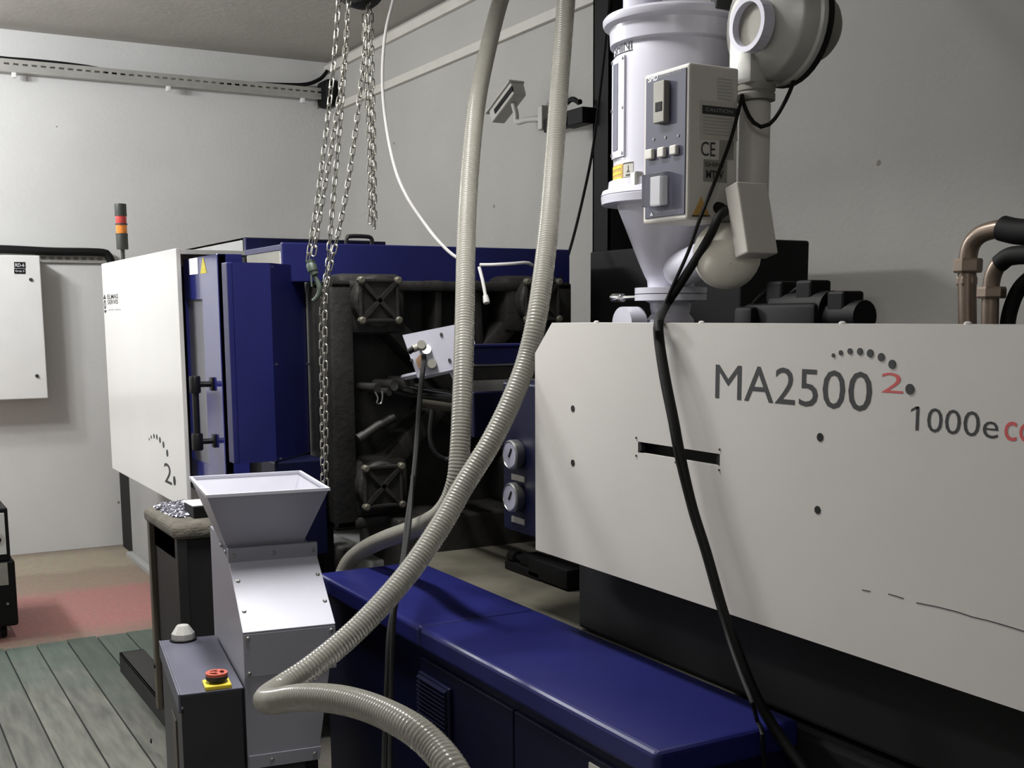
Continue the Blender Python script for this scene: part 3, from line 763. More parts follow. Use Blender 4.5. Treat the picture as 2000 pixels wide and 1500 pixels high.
MB().lathe([(.05, zd(38)), (.05, zd(-40))], (DX-.04, DY-.07, 0), seg=20).build('inlet_port', M['dryer'], hd)
b = MB(); p = at(1200, 578, Y=DY)
b.cyl((DX-.094, DY-.03, zd(580)), (DX-.19, DY-.03, zd(580)), .006, 8); b.lathe([(.011, 0), (.0125, .004), (.0125, .046), (.011, .05)], (DX-.225, DY-.03, zd(580)), (1, 0, 0), 14)
b.build('gate_handle', M['chrome'], hd)
b = MB(); b.lathe([(.045, 0), (.045, .05)], (DX-.05, DY-.12, 1.525), (0, 1, 0), 24); b.build('throat_disc', M['dryer'], hd)
# sight glass on the left of the body
def on_body(px, rad=.152, py=200):
    """angle on the barrel surface met by the sight line"""
    r = ray(px, py); e = Vector((-DX, -DY)); r2 = Vector((r.x, r.y)); a = r2.dot(r2); bb = e.dot(r2); cc = e.dot(e)-rad*rad
    disc = max(0, bb*bb-a*cc); t = (-bb-math.sqrt(disc))/a; q = e+r2*t
    return math.atan2(q.y, q.x)
def bz(px, py, rad=.152):
    """height at which the sight line meets the barrel"""
    r = ray(px, py); e = Vector((-DX, -DY)); r2 = Vector((r.x, r.y)); a = r2.dot(r2); bb = e.dot(r2); cc = e.dot(e)-rad*rad
    return EYE+r.z*(-bb-math.sqrt(max(0, bb*bb-a*cc)))/a
def curved(mb, a0, a1, z0, z1, r0, r1, n=8, zs=0.0):
    vs = []; fs = []
    for i in range(n+1):
        a = a0+(a1-a0)*i/n
        for r in (r0, r1):
            for z in (z0, z1): vs.append((DX+r*math.cos(a), DY+r*math.sin(a), z+zs*i/n))
    for i in range(n):
        p = i*4; q = p+4
        fs += [[p+2, q+2, q+3, p+3], [p, p+1, q+1, q], [p+1, p+3, q+3, q+1], [p, q, q+2, p+2]]
    fs += [[0, 2, 3, 1], [n*4, n*4+1, n*4+3, n*4+2]]
    return mb.add(vs, fs)
a0, a1 = on_body(1199.5), on_body(1222)
sg = curved(MB(), a0, a1, bz(1211, 307), bz(1211, 112), .150, .158).build('sight_glass_frame', M['dryer'], by, hd)
a2, a3 = on_body(1203), on_body(1211)
curved(MB(), a2, a3, bz(1207, 294), bz(1207, 126), .156, .1595, 4).build('sight_glass', M['sightglass'], sg, hd)
for py in (117, 212, 300):
    for a in (a0*.9+a1*.1, a0*.1+a1*.9):
        MB().lathe([(.004, .157), (.004, .161)], (DX, DY, bz(1211, py)), (math.cos(a), math.sin(a), 0), 8).build('screw', M['steel'], sg, hd)
def body_text(s, px0, px1, pyb, pyt, m, name='lettering', bold=0.0):
    vs, fs = glyphs(s, bold); x0 = min(v.x for v in vs); x1 = max(v.x for v in vs); y0 = min(v.y for v in vs); y1 = max(v.y for v in vs)
    A0, A1 = on_body(px0), on_body(px1); out = []
    for v in vs:
        a = A0+(A1-A0)*(v.x-x0)/(x1-x0); z = bz(px1-10, pyb)+(bz(px1-10, pyt)-bz(px1-10, pyb))*(v.y-y0)/(y1-y0); r = .1532
        out.append((DX+r*math.cos(a), DY+r*math.sin(a), z))
    return MB().add(out, fs).build(name, m, by, hd, fix=False)
b = MB(); a = on_body(1405, .165, 20); u2 = Vector((math.cos(a), math.sin(a), 0)); w2 = Vector((-u2.y, u2.x, 0))
b.obox(Vector((DX, DY, zd(34)))+u2*.172, u2, w2, (0, 0, 1), .012, .026, .022, .003); b.obox(Vector((DX, DY, zd(14)))+u2*.165, u2, w2, (0, 0, 1), .02, .012, .02, .003)
b.build('lid_clasp', M['ink'], hd)
body_text('SHINI', 1201, 1234, 98, 78, M['ink'])
b = MB()
for (p0_, p1_, z0, z1) in ((1200, 1238, 77, 76), (1199, 1235, 100, 99)): curved(b, on_body(p0_), on_body(p1_), bz(1225, z0+.6), bz(1225, z1), .152, .1531)
b.build('logo_frame', M['ink'], by, hd)
curved(MB(), on_body(1198), on_body(1218), bz(1210, 356), bz(1210, 321), .152, .1532).build('warning_sticker', M['ochre'], by, hd)
b = MB()
for z in (324, 335, 346): curved(b, on_body(1199), on_body(1216), bz(1210, z+5), bz(1210, z), .153, .1538)
b.build('sticker_print', M['yellow'], by, hd)
curved(MB(), on_body(1219), on_body(1238), bz(1229, 352), bz(1229, 316), .152, .1531).build('caution_sticker', M['paper'], by, hd)
b = MB()
for (p0_, p1_, z0, z1) in ((1219, 1238, 319, 318), (1219, 1238, 347, 346), (1224, 1233, 343, 341), (1226, 1231, 336, 334), (1228, 1229.4, 336, 324)): curved(b, on_body(p0_), on_body(p1_), bz(1229, z0), bz(1229, z1-1), .1531, .1536, 4)
b.build('caution_print', M['ink'], by, hd)
b = MB(); a = on_body(1248); cA = (math.cos(a), math.sin(a))
b.box(DX+cA[0]*.16-.012, DX+cA[0]*.16+.012, DY+cA[1]*.16-.012, DY+cA[1]*.16+.012, zd(380), zd(346), .003)
b.build('latch', M['steel'], hd)
# control box
YX = 1.675
c0 = at(1262, 148, Y=YX); c1 = at(1350, 118, Y=YX); c2 = at(1338, 428, Y=YX)
bx0 = (c0.x+at(1251, 440, Y=YX).x)/2; bx1 = (c1.x+c2.x)/2
bz1 = (c0.z+c1.z)/2; bz0 = (c2.z+at(1251, 440, Y=YX).z)/2
by1 = at(1441, 280, X=bx1).y
cb = MB().box(bx0, bx1, YX, by1, bz0, bz1, .006).build('control_box', M['dryerbox'], hd)
MB().box(bx0+.012, bx1-.007, YX-.0025, YX, bz0+.012, bz1-.010, .001).build('front_panel', M['purple'], cb, hd)
YT = YX-.0025
def bb(name, x0, y0_, x1, y1_, m, th, bev=.001, plane=YT):
    a = at(x0, y1_, Y=plane); c = at(x1, y0_, Y=plane)
    zt_ = at(x0, y0_, Y=plane).z
    return MB().box(a.x, c.x, plane-th, plane+.001, a.z, zt_, bev).build(name, m, cb, hd)
bb('temperature_controller', 1286, 163, 1308, 243, M['alud'], .016, .002)
bb('display', 1291, 202, 1304, 220, M['black'], .0175)
text_y('lettering', 'SHD', 1266, 1285, 149, 162, YT, M['whiteink'], cb, hd, .02)
text_y('lettering', 'HOPPER DRYER', 1289, 1331, 148, 153, YT, M['inklt'], cb, hd)
for (x0, x1, y0_, y1_) in ((1266, 1279, 293, 313), (1289, 1302, 289, 309), (1313, 1326, 285, 304)):
    bb('rocker_switch', x0, y0_, x1, y1_, M['dryerbox'], .010, .003)
for (x, y_) in ((1277, 272), (1300, 268), (1325, 265)):
    b = MB(); disc_y(b, x, y_, 2.6, YT, .002); b.build('pilot_lamp', M['inklt'], cb, hd)
bb('breaker', 1281, 347, 1301, 402, M['tape'], .014, .002)
bb('breaker_cover', 1267, 343, 1312, 406, M['clear'], .022, .003)
text_y('lettering', 'MAIN SWITCH', 1277, 1318, 414, 418, YT, M['inklt'], cb, hd)
b = MB(); q = [at(x, y_, Y=YT) for x, y_ in ((1270, 422), (1276, 421), (1273, 414))]
b.prism([(p.x, YT, p.z) for p in q], (0, -.001, 0)); b.build('warning_triangle', M['whiteink'], cb, hd)
# labels on the camera-side face of the box (plane x = bx1)
def bxq(name, pts, m, th=.001, lift=0.0):
    q = [at(x, y_, X=bx1) for x, y_ in pts]
    return MB().prism([(bx1+lift, p.y, p.z) for p in q], (th, 0, 0)).build(name, m, cb, hd)
def bxt(s, x0, x1, yt, yb, m, bold=0.0):
    bl = at(x0, yb, X=bx1); tl = at(x0, yt, X=bx1); br = at(x1, yb, X=bx1)
    return text('lettering', s, (bx1, bl.y, bl.z), (0, br.y-bl.y, 0), (0, 0, tl.z-bl.z), m, cb, hd, (1, 0, 0), bold, lift=.002)
bxq('data_sheet', ((1366, 272), (1366, 196), (1440, 200), (1440, 276)), M['paper'])
bxq('sheet_header', ((1371, 222), (1371, 205), (1439, 212), (1439, 229)), M['ink'], .0012)
bxt('CAUTION', 1377, 1430, 210, 217, M['inklt'])
for i in range(6): bxt('wwwwwwwwwwwwww', 1372, 1430, 227+6.5*i, 230+6.5*i, M['inklt'])
for i in range(7): bxt('nnnnnnnnnn', 1400, 1430, 152+6.5*i, 155+6.5*i, M['inklt'])
bxt('CE', 1368, 1396, 276, 304, M['ink'])
bxq('lightning_plate', ((1404, 312), (1405, 274), (1433, 275), (1432, 313)), M['alud'])
bxq('rating_plate', ((1373, 354), (1374, 311), (1420, 314), (1419, 357)), M['alud'])
bxt('SHINI', 1376, 1412, 316, 325, M['ink']); bxt('MTW', 1378, 1412, 332, 348, M['ink'], .03)
bxq('high_voltage_triangle', ((1351, 422), (1386, 422), (1369, 384)), M['ochre'])
bxq('high_voltage_base', ((1351, 423), (1386, 423), (1386, 420.5), (1351, 420.5)), M['ink'], .0015)
g = at(1401, 405, X=bx1)
MB().lathe([(.013, 0), (.013, .012), (.009, .028), (.009, .034)], (bx1, g.y, g.z), (1, 0, -.25), 14).build('cable_gland', M['rubber'], cb, hd)
# blower
IY = 1.83
bc = at(1490, 40, Y=IY+.06); ic = at(1466, 48, Y=IY)
bl = MB(); bl.lathe([(.058, 0), (.060, .008), (.095, .03), (.128, .05), (.134, .06), (.134, .10), (.140, .105), (.140, .118)], (bc.x, IY+.01, bc.z), (0, 1, 0), 40, cap=True)
sx = at(1472, 130, Y=IY+.06)
bl.box(sx.x-.045, sx.x+.035, IY+.02, IY+.12, at(1472, 168, Y=IY+.06).z, bc.z, .01)
blo = bl.build('blower_housing', M['alu'], hd)
b = MB(); n = 32; ri, ro = .048, .060
circ = lambda r: [(ic.x+r*math.cos(2*PI*i/n), IY-.012, ic.z+r*math.sin(2*PI*i/n)) for i in range(n)]
b.ring(circ(ro), circ(ri), (0, .03, 0)); b.build('inlet_ring', M['dryer'], blo, hd)
MB().lathe([(.049, 0), (.049, .004)], (ic.x, IY+.006, ic.z), (0, 1, 0), 28).build('inlet_screen', M['alud'], blo, hd)
MB().lathe([(.142, 0), (.142, .016)], (bc.x, IY+.128, bc.z), (0, 1, 0), 40).build('rubber_seal', M['rubber'], blo, hd)
MB().lathe([(.12, 0), (.12, .02), (.075, .03), (.073, .09), (.06, .105)], (bc.x, IY+.144, bc.z), (0, 1, 0), 32).build('blower_motor', M['alud'], blo, hd)
hx, hy = at(1474, 250, Y=IY+.07).x, IY+.07
zz = lambda py: at(1474, py, Y=IY+.07).z
MB().lathe([(.046, zz(198)), (.046, zz(186)), (.044, zz(184)), (.044, zz(182)), (.046, zz(180)), (.046, zz(167))], (hx, hy, 0), seg=24).build('pipe_flange', M['alud'], hd)
MB().lathe([(.036, zz(430)), (.036, zz(205)), (.030, zz(198))], (hx, hy, 0), seg=24).build('heater_pipe', M['dryerbox'], hd)
# terminal box and wrapped elbow
b = MB(); p0, p1 = at(1457, 362, Y=1.80), at(1478, 500, Y=1.80); d = (p0-p1); L = d.length; d.normalize(); nx = d.cross(Vector((0, 1, 0))).normalized()
b.obox((p0+p1)/2, nx, (0, 1, 0), d, .022, .045, L/2, .004); b.build('heater_box', M['dryerbox'], hd)
b = MB(); pE = at(1420, 500, Y=1.80); ax = Vector((.75, -.5, -.25)).normalized()
b.lathe([(.055, -.065), (.072, -.050), (.076, -.036), (.073, -.028), (.076, -.018), (.077, .010), (.069, .043), (.05, .065), (.023, .076), (.001, .078)], pE, ax, 28, cap=False)
b.build('wrapped_elbow', M['bagging'], hd)
b = MB(); b.tube([pE-ax*.05, Vector((DX+.06, DY-.02, pE.z-.02))], .045, 18); b.build('elbow_stub', M['dryer'], hd)

# ================================================================== STEEL POST, ARM, CAMERA, BLACK CABINET BEHIND
YS = 3.0
px0, px1 = at(1158, 250, Y=YS).x, at(1190, 250, Y=YS).x
po = MB(); po.box(px0, px1, YS, YS+.01, 0, ZC); po.box(px0, px0+.01, YS, YS+.14, 0, ZC); po.box(px1-.01, px1, YS, YS+.14, 0, ZC); po.box(px0, px1, YS+.13, YS+.14, 0, ZC)
po = po.build('steel_post', M['black']); tag(single(po), 'black steel post standing against the wall behind the hopper dryer', 'post')
YA = 2.95
a = at(1105, 215, Y=YA); c = at(1160, 245, Y=YA)
ar = MB().box(a.x, px0+.02, YA-.02, YS-.001, c.z+.02, a.z-.01, .004).build('mounting_arm', M['black']); tag(single(ar), 'black horizontal steel arm on the post, carrying the security camera', 'bracket')
cable('black_cable', [(a.x+.02, YA-.03, a.z+.01), (a.x+.10, YA-.03, a.z+.03), (a.x+.16, YA-.03, a.z+.005), (px0+.02, YA-.03, a.z+.01)], .012, M['rubber'], 'short black cable coiled on the black camera arm', 'cable')
cc = thing('security_camera', 'pale security camera tilted down on a curved wall arm', 'camera', at(1065, 240, Y=YA))
p0, p1 = at(970, 230, Y=YA), at(1013, 173, Y=YA); d = p1-p0; L = d.length; d.normalize(); up = d.cross(Vector((0, 1, 0))).normalized()
if up.z < 0: up = -up
mid = (p0+p1)/2
b = MB(); b.obox(mid, d, (0, 1, 0), up, L*.5, .038, .034, .008); b.build('housing', M['cctv'], cc)
b = MB(); b.obox(mid+up*.042-d*.015, d, (0, 1, 0), up, L*.56, .044, .006, .004); b.build('sun_shield', M['cctv'], cc)
b = MB(); b.obox(mid+Vector((0, -.039, 0))+d*.03-up*.005, d, (0, 1, 0), up, L*.4, .003, .012); b.build('side_strip', M['black'], cc)
b = MB(); b.obox(p0-d*.002, d, (0, 1, 0), up, .004, .028, .024); b.lathe([(.016, 0), (.016, .01)], p0-d*.005, -d, 16); b.build('lens_window', M['black'], cc)
j = at(1012, 236, Y=YA); w_ = at(1060, 232, Y=YA)
b = MB(); b.tube(spline([mid-up*.03+d*.05, at(1008, 222, Y=YA), at(1010, 238, Y=YA), at(1030, 234, Y=YA), w_], .01), .014, 12); b.build('camera_arm', M['cctv'], cc)
b = MB(); b.obox((w_.x+.02, YA, w_.z), (1, 0, 0), (0, 1, 0), (0, 0, 1), .02, .03, .055, .006); b.build('base_plate', M['cctv'], cc)
b = MB(); b.box(w_.x+.04, a.x+.05, YA-.02, YA+.02, a.z-.08, a.z-.02, .004); b.build('clamp', M['black'], cc)
YK = 2.6
a = at(1152, 492, Y=YK); c = at(1447, 560, Y=YK)
bk = MB(); bk.box(a.x, c.x, YK, YK+.3, 0, a.z, .008); bk = bk.build('black_cabinet', M['black'])
tag(single(bk), 'black steel cabinet standing behind the white cover and hopper dryer', 'cabinet')

# ================================================================== GRINDER
TH = math.radians(-8); GO = Vector((-3.253, 1.001, 0))
gr = thing('plastic_grinder', 'lavender grey plastic grinder with square feed hopper', 'grinder', GO, TH, local=True)
RM = Matrix.Rotation(-TH, 3, 'Z')
def gat(px, py, x=None, y=None, z=None):
    r = RM @ ray(px, py); c = RM @ (Vector((0, 0, EYE))-GO)
    t = (x-c.x)/r.x if x is not None else (y-c.y)/r.y if y is not None else (z-c.z)/r.z
    return c+r*t
zh = 1.08
ho = [(-.197, -.165), (.198, -.165), (.198, .165), (-.197, .165)]
hb = [(-.11, -.105), (.10, -.105), (.10, .108), (-.11, .108)]
zhb = .917
b = MB(); t_ = .004
op = [Vector((x, y_, zh)) for x, y_ in ho]; ob_ = [Vector((x, y_, zhb)) for x, y_ in hb]
ip = [Vector((x*.975, y_*.975, zh)) for x, y_ in ho]; ib = [Vector((x*.96, y_*.96, zhb)) for x, y_ in hb]
vs = op+ob_+ip+ib; fs = []
for i in range(4):
    j = (i+1) % 4; fs += [[i, j, 4+j, 4+i], [8+j, 8+i, 12+i, 12+j], [j, i, 8+i, 8+j], [4+i, 4+j, 12+j, 12+i]]
b.add(vs, fs)
hp = b.build('feed_hopper', M['grinder'], gr)
b = MB(); b.ring([(x*1.012, y_*1.012, zh-.006) for x, y_ in ho], [(x*.955, y_*.955, zh-.006) for x, y_ in ho], (0, 0, .008)); b.build('hopper_rim', M['grinderlit'], hp, gr)
b = MB(); b.add([(x*.94, y_*.94, zh-.01) for x, y_ in ho]+[(x*.9, y_*.9, zhb+.02) for x, y_ in hb], [[j, i, 4+i, 4+j] for i, j in ((0, 1), (1, 2), (2, 3), (3, 0))]+[[0+4, 1+4, 2+4, 3+4]])
b.build('hopper_lining', M['lining'], hp, gr, fix=False)
# hood: prism in x-z extruded in y
ya_, yb_ = -.103, .142
prof = [(-.275, .36), (.325, .36), (.325, .728), (.105, .880), (-.16, .915), (-.275, .915)]
b = MB(); b.prism([(x, ya_, z) for x, z in prof], (0, yb_-ya_, 0))
for v in b.v:
    if v.y > 0 and v.z < .4: v.y = .085
hood = b.build('hood', M['grinder'], gr)
d = Vector((.22, 0, -.152)); L = d.length; d.normalize(); n = Vector((.152, 0, .22)).normalized()
b = MB(); b.obox(Vector((.215, (ya_+yb_)/2, .804))+n*.002, d, (0, 1, 0), n, L/2, (yb_-ya_)/2, .003, .001); b.build('sloped_lid', M['grinderlit'], hood, gr)
MB().box(.10, .118, ya_-.002, yb_+.002, .876, .917, .002).build('neck_flange', M['grinder'], hood, gr)
MB().box(.324, .328, ya_, yb_, .61, .726, .001).build('front_plate', M['grinder'], hood, gr)
b = MB(); b.prism([(.325, -.10, .36), (.325, .088, .36), (.325, .094, .395), (.325, -.10, .395)], (.006, 0, 0)); b.build('base_flange', M['grinder'], hood, gr)
def scr(p, ax):
    MB().lathe([(.006, 0), (.006, .002), (.0035, .0045)], p, ax, 10).build('screw', M['steel'], hood, gr)
for (u, yy) in ((-.05, ya_+.014), (.06, ya_+.014), (-.05, yb_-.012), (.05, yb_-.012)):
    scr(Vector((.215, yy, .804))+d*u+n*.005, n)
for yy in (ya_+.014, .02, yb_-.012): scr((.118, yy, .896), (1, 0, 0))
for yy in (ya_+.012, yb_-.012):
    for z in (.715, .62): scr((.328, yy, z), (1, 0, 0))
for yy in (-.04, .075): scr((.331, yy, .378), (1, 0, 0))
for (x, z) in ((.06, .898), (-.03, .90)): scr((x, ya_-.0, z), (0, -1, 0))
# stand under the hood
b = MB()
for x in (-.24, .27):
    for y_ in (-.09, .06): b.box(x, x+.03, y_, y_+.03, .05, .36)
b.box(-.24, .30, -.09, -.06, .10, .13); b.box(-.24, .30, .06, .09, .10, .13)
b.build('frame', M['black'], gr)
MB().box(-.2, .28, -.06, .07, .13, .34, .006).build('collecting_bin', M['boxdk'], gr)
for x in (-.225, .285):
    for y_ in (-.075, .075): MB().lathe([(.022, -.012), (.025, -.008), (.025, .008), (.022, .012)], (x, y_, .031), (0, 1, 0), 14).build('caster', M['rubber'], gr)
# control box on its left flank
kx0, kx1, ky0, ky1, kz = -.215, .335, -.268, -.112, .588
cbx = MB().box(kx0, kx1, ky0, ky1, .12, kz-.006, .002).build('control_box', M['boxdk'], gr)
MB().box(kx0, kx1, ky0, ky1+.004, kz-.006, kz, .002).build('box_top', M['box'], cbx, gr)
MB().box(kx0, kx1+.002, ky0-.006, ky0, kz-.05, kz+.001, .002).build('box_edge', M['box'], cbx, gr)
for (px, py) in ((303, 1300), (357, 1387), (296, 1447)):
    p = gat(px, py, y=ky0-.001); MB().lathe([(.009, 0), (.009, .004), (.004, .006)], (p.x, ky0, p.z), (0, -1, 0), 10).build('screw', M['black'], cbx, gr)
p = gat(343, 1420, y=ky0); MB().box(p.x-.05, p.x+.05, ky0-.004, ky0, .2, p.z+.035, .001).build('rating_plate', M['brown'], cbx, gr)
p = gat(358, 1250, z=kz)
MB().lathe([(.034, 0), (.034, .018), (.018, .042)], (p.x, p.y, kz+.004), seg=8, smooth=False).build('hex_cap', M['alu'], cbx, gr)
MB().lathe([(.040, 0), (.040, .005)], (p.x, p.y, kz), seg=24).build('cap_gasket', M['black'], cbx, gr)
p = gat(424, 1340, z=kz)
es = MB().box(p.x-.034, p.x+.034, p.y-.034, p.y+.034, kz, kz+.012, .003).build('switch_plate', M['yellowp'], cbx, gr)
b = MB(); b.lathe([(.018, 0), (.028, .008), (.029, .018), (.027, .021)], (p.x, p.y, kz+.012), seg=28); b.build('switch_skirt', M['ink'], cbx, gr)
b = MB(); n_ = 28
cc_ = lambda r: [(p.x+r*math.cos(2*PI*i/n_), p.y+r*math.sin(2*PI*i/n_), kz+.030) for i in range(n_)]
b.ring(cc_(.0285), cc_(.020), (0, 0, .008))
for a_ in (.4, .4+2*PI/3, .4+4*PI/3): b.obox((p.x+.011*math.cos(a_), p.y+.011*math.sin(a_), kz+.035), (math.cos(a_), math.sin(a_), 0), (-math.sin(a_), math.cos(a_), 0), (0, 0, 1), .013, .005, .004, .001)
b.build('emergency_knob', M['redp'], cbx, gr)

# ================================================================== PADDED STAND behind the grinder
sz = .86; sxa, sxb, sya, syb = -4.385, -3.92, .915, 1.50
sd = thing('padded_stand', 'dark metal stand with a dusty padded top behind the grinder', 'stand', ((sxa+sxb)/2, (sya+syb)/2, ZP))
MB().box(sxa, sxb, sya, syb, sz-.055, sz, .022, 4).build('padded_top', M['felt'], sd)
MB().box(sxa+.03, sxb-.03, sya+.03, syb-.03, .10, sz-.056, .004).build('body', M['stand'], sd)
for x in (sxa+.005, sxb-.045):
    for y_ in (sya+.012, syb-.05): MB().box(x, x+.035, y_, y_+.035, .09, sz-.052, .003).build('leg', M['brown'] if x < -4.2 else M['stand'], sd)
MB().box(sxa+.04, sxb-.05, sya+.03, sya+.045, sz-.14, sz-.06, .002).build('apron', M['stand'], sd)
b = MB(); b.box(-5.2, -3.9, .955, .965, ZP, .095, .002); b.box(-5.2, -3.9, .955, 1.06, .085, .095, .002); b.box(-5.2, -5.19, .955, 1.06, ZP, .095, .002)
b.build('base_rail', M['stand'], sd)
MB().box(sxa+.02, sxb-.02, syb-.1, syb-.09, ZP, .09).build('rear_rail', M['stand'], sd)
# chips on the pad: far too many to count
rnd = random.Random(3); b = MB()
cxy = [(at(x, y_, Z=sz)) for x, y_ in ((293, 990), (366, 979), (392, 1003), (346, 1014))]
for i in range(900):
    u, v = rnd.random(), rnd.random()
    p = cxy[0].lerp(cxy[1], u).lerp(cxy[3].lerp(cxy[2], u), v)
    if abs(u-.5)**3+abs(v-.5)**3 > .16: continue
    s = rnd.uniform(.004, .009); hgt = rnd.uniform(.001, .012)
    rx = Matrix.Rotation(rnd.uniform(0, 6.28), 3, 'Z') @ Matrix.Rotation(rnd.uniform(-.6, .6), 3, 'X')
    pts = [rx @ Vector(q)*s for q in ((-1, -.6, -.12), (1, -.5, -.12), (.8, .7, -.12), (-.7, .6, -.12), (0, 0, .3))]
    b.add([p+Vector((0, 0, hgt))+q for q in pts], [[3, 2, 1, 0], [0, 1, 4], [1, 2, 4], [2, 3, 4], [3, 0, 4]])
o = b.build('metal_chips', M['chips']); tag(single(o), 'heap of glittering silvery chips on the padded stand', 'chips', kind='stuff')
p = at(382, 1008, Z=sz)
bk_ = thing('small_black_box', 'small black box with a white card on top, beside the chips', 'box', (p.x, p.y, sz))
MB().box(p.x-.075, p.x+.055, p.y-.02, p.y+.09, sz, sz+.042, .003).build('case', M['black'], bk_)
MB().box(p.x-.085, p.x+.05, p.y-.022, p.y+.08, sz+.042, sz+.046, .001).build('card', M['tape'], bk_)
p = at(650, 990, Z=sz)
o = MB().lathe([(.0, 0), (.022, .001), (.024, .006), (.024, .07), (.018, .085), (.009, .092), (.009, .105)], (p.x-.06, p.y, sz), seg=20, cap=False).build('plastic_bottle', M['bagging'])
tag(single(o), 'small cream bottle standing on the padded stand behind the hopper', 'bottle')

# ================================================================== TEMPERATURE CONTROLLER at the left edge
XM = -6.0
ym = at(24, 1100, X=XM).y; zm = at(18, 992, X=XM).z
zsplit = at(24, 1086, X=XM).z
tc_ = thing('temperature_controller', 'black mould temperature controller with white panel at the left edge', 'controller', (XM-.35, ym-.2, 0))
MB().box(XM-.7, XM, ym-.42, ym+.012, .075, zsplit-.02, .012).build('lower_body', M['black'], tc_)
MB().box(XM-.7, XM-.004, ym-.40, ym-.005, zsplit-.02, zm, .006).build('upper_body', M['black'], tc_)
MB().box(XM-.02, XM+.004, ym-.37, ym-.022, zsplit+.012, zm-.022, .002).build('control_panel', M['boxwhite'], tc_)
p = at(1, 1054, X=XM+.004)
MB().lathe([(.03, 0), (.03, .003)], (XM+.004, p.y-.01, p.z), (1, 0, 0), 28).build('dial_scale', M['paper'], tc_)
MB().lathe([(.013, 0), (.012, .012)], (XM+.007, p.y-.01, p.z), (1, 0, 0), 20).build('dial_knob', M['black'], tc_)
p = at(17, 1142, X=XM); q = at(0, 1100, X=XM)
MB().box(XM, XM+.003, p.y-.25, p.y, p.z, q.z, .001).build('name_plate', M['alud'], tc_)
for (px, py) in ((15, 1179), (18, 1228)):
    p = at(px, py, X=XM); MB().lathe([(.006, 0), (.006, .004)], (XM, p.y, p.z), (1, 0, 0), 10).build('screw', M['steel'], tc_)
for x in (XM-.6, XM-.1):
    for y_ in (ym-.36, ym-.05):
        MB().lathe([(.03, -.014), (.034, -.008), (.034, .008), (.03, .014)], (x, y_, .0355), (0, 1, 0), 16).build('caster', M['rubber'], tc_)
        MB().box(x-.012, x+.012, y_-.02, y_+.02, .05, .08).build('caster_fork', M['steel'], tc_)

# ================================================================== CONNECTOR BOX in front of the platen
cen = at(842, 688, d=3.55)
cnb = thing('connector_box', 'tilted pale connector box with plugs in front of the dark platen', 'connector box', cen)
u_ = (at(886, 634, d=3.55)-at(791, 653, d=3.55)); hw = u_.length/2+.03; u_.normalize()
nrm_ = Vector((.94, -.22, .2)); nrm_ = (nrm_-u_*nrm_.dot(u_)).normalized(); v_ = nrm_.cross(u_).normalized()
if v_.z < 0: v_ = -v_
cl = lambda a_, c_, o_=0.0: cen+u_*(a_/640.)+v_*(c_/640.)+nrm_*o_
hv = .068; sh = .024
b = MB(); b.prism([cen-u_*(hw-.03)+v_*hv, cen+u_*(hw+.03)+v_*hv, cen+u_*(hw+.03)-v_*(hv-.006), cen-u_*(hw-.05)-v_*hv], -nrm_*.07); b.build('case', M['connector'], cnb)
b = MB(); b.cyl(cl(-14, 15, 0), cl(-14, 15, .04), .013, 14); b.cyl(cl(-14, 15, .02), cl(-32, 10, .03), .011, 12); b.build('plug', M['alud'], cnb)
MB().cyl(cl(-30, 11, .03), cl(-42, 6, .03), .009, 10).build('plug_cap', M['black'], cnb)
MB().cyl(cl(-7, 6, 0), cl(-7, 6, .016), .014, 18).build('washer', M['chrome'], cnb)
MB().cyl(cl(-2, -24, 0), cl(-2, -24, .03), .014, 14).build('socket', M['alud'], cnb)
b = MB(); b.prism([cl(-33, -9, .0), cl(-20, 1, .0), cl(-18, -26, .0), cl(-30, -27, .0)], nrm_*.002); b.build('sticker', M['terracotta'], cnb)
for a_, c_ in ((26, 30), (32, -22), (-40, -8)): MB().cyl(cl(a_, c_, 0), cl(a_, c_, .004), .005, 8).build('screw', M['ink'], cnb)
b = MB(); b.tube([cen+u_*.045-v_*.06-nrm_*.02, cen+u_*.06-v_*.12-nrm_*.03], .006, 8); b.tube([cen+u_*.0-v_*.05-nrm_*.06, Vector((-3.7, cen.y+.12, cen.z-.1))], .01, 8); b.build('support', M['connector'], cnb)
cable('black_cable', [cl(-14, -4, .03), cl(-16, -20, .035), at(826, 720, d=3.42), at(820, 780, d=3.4), at(815, 850, d=3.38), at(808, 930, d=3.3), at(797, 1010, d=3.2), at(789, 1080, d=3.05), at(776, 1160, d=2.86), at(762, 1230, d=2.80), at(757, 1330, d=2.75), at(752, 1460, d=2.7), at(749, 1600, d=2.62), at(746, 1760, d=2.55)], .008, M['rubber'],
      'thin black cable hanging from the tilted connector box down past the blue lid', 'cable')
cable('black_cable', [at(806, 930, d=3.26), at(801, 1010, d=3.17), at(792, 1080, d=3.02), at(781, 1150, d=2.84), at(770, 1200, d=2.79), at(765, 1330, d=2.74), at(762, 1470, d=2.68), at(760, 1600, d=2.60), at(758, 1760, d=2.53)], .006, M['rubber'],
      'second thin black cable beside the one from the connector box, crossing the ribbed hose', 'cable')

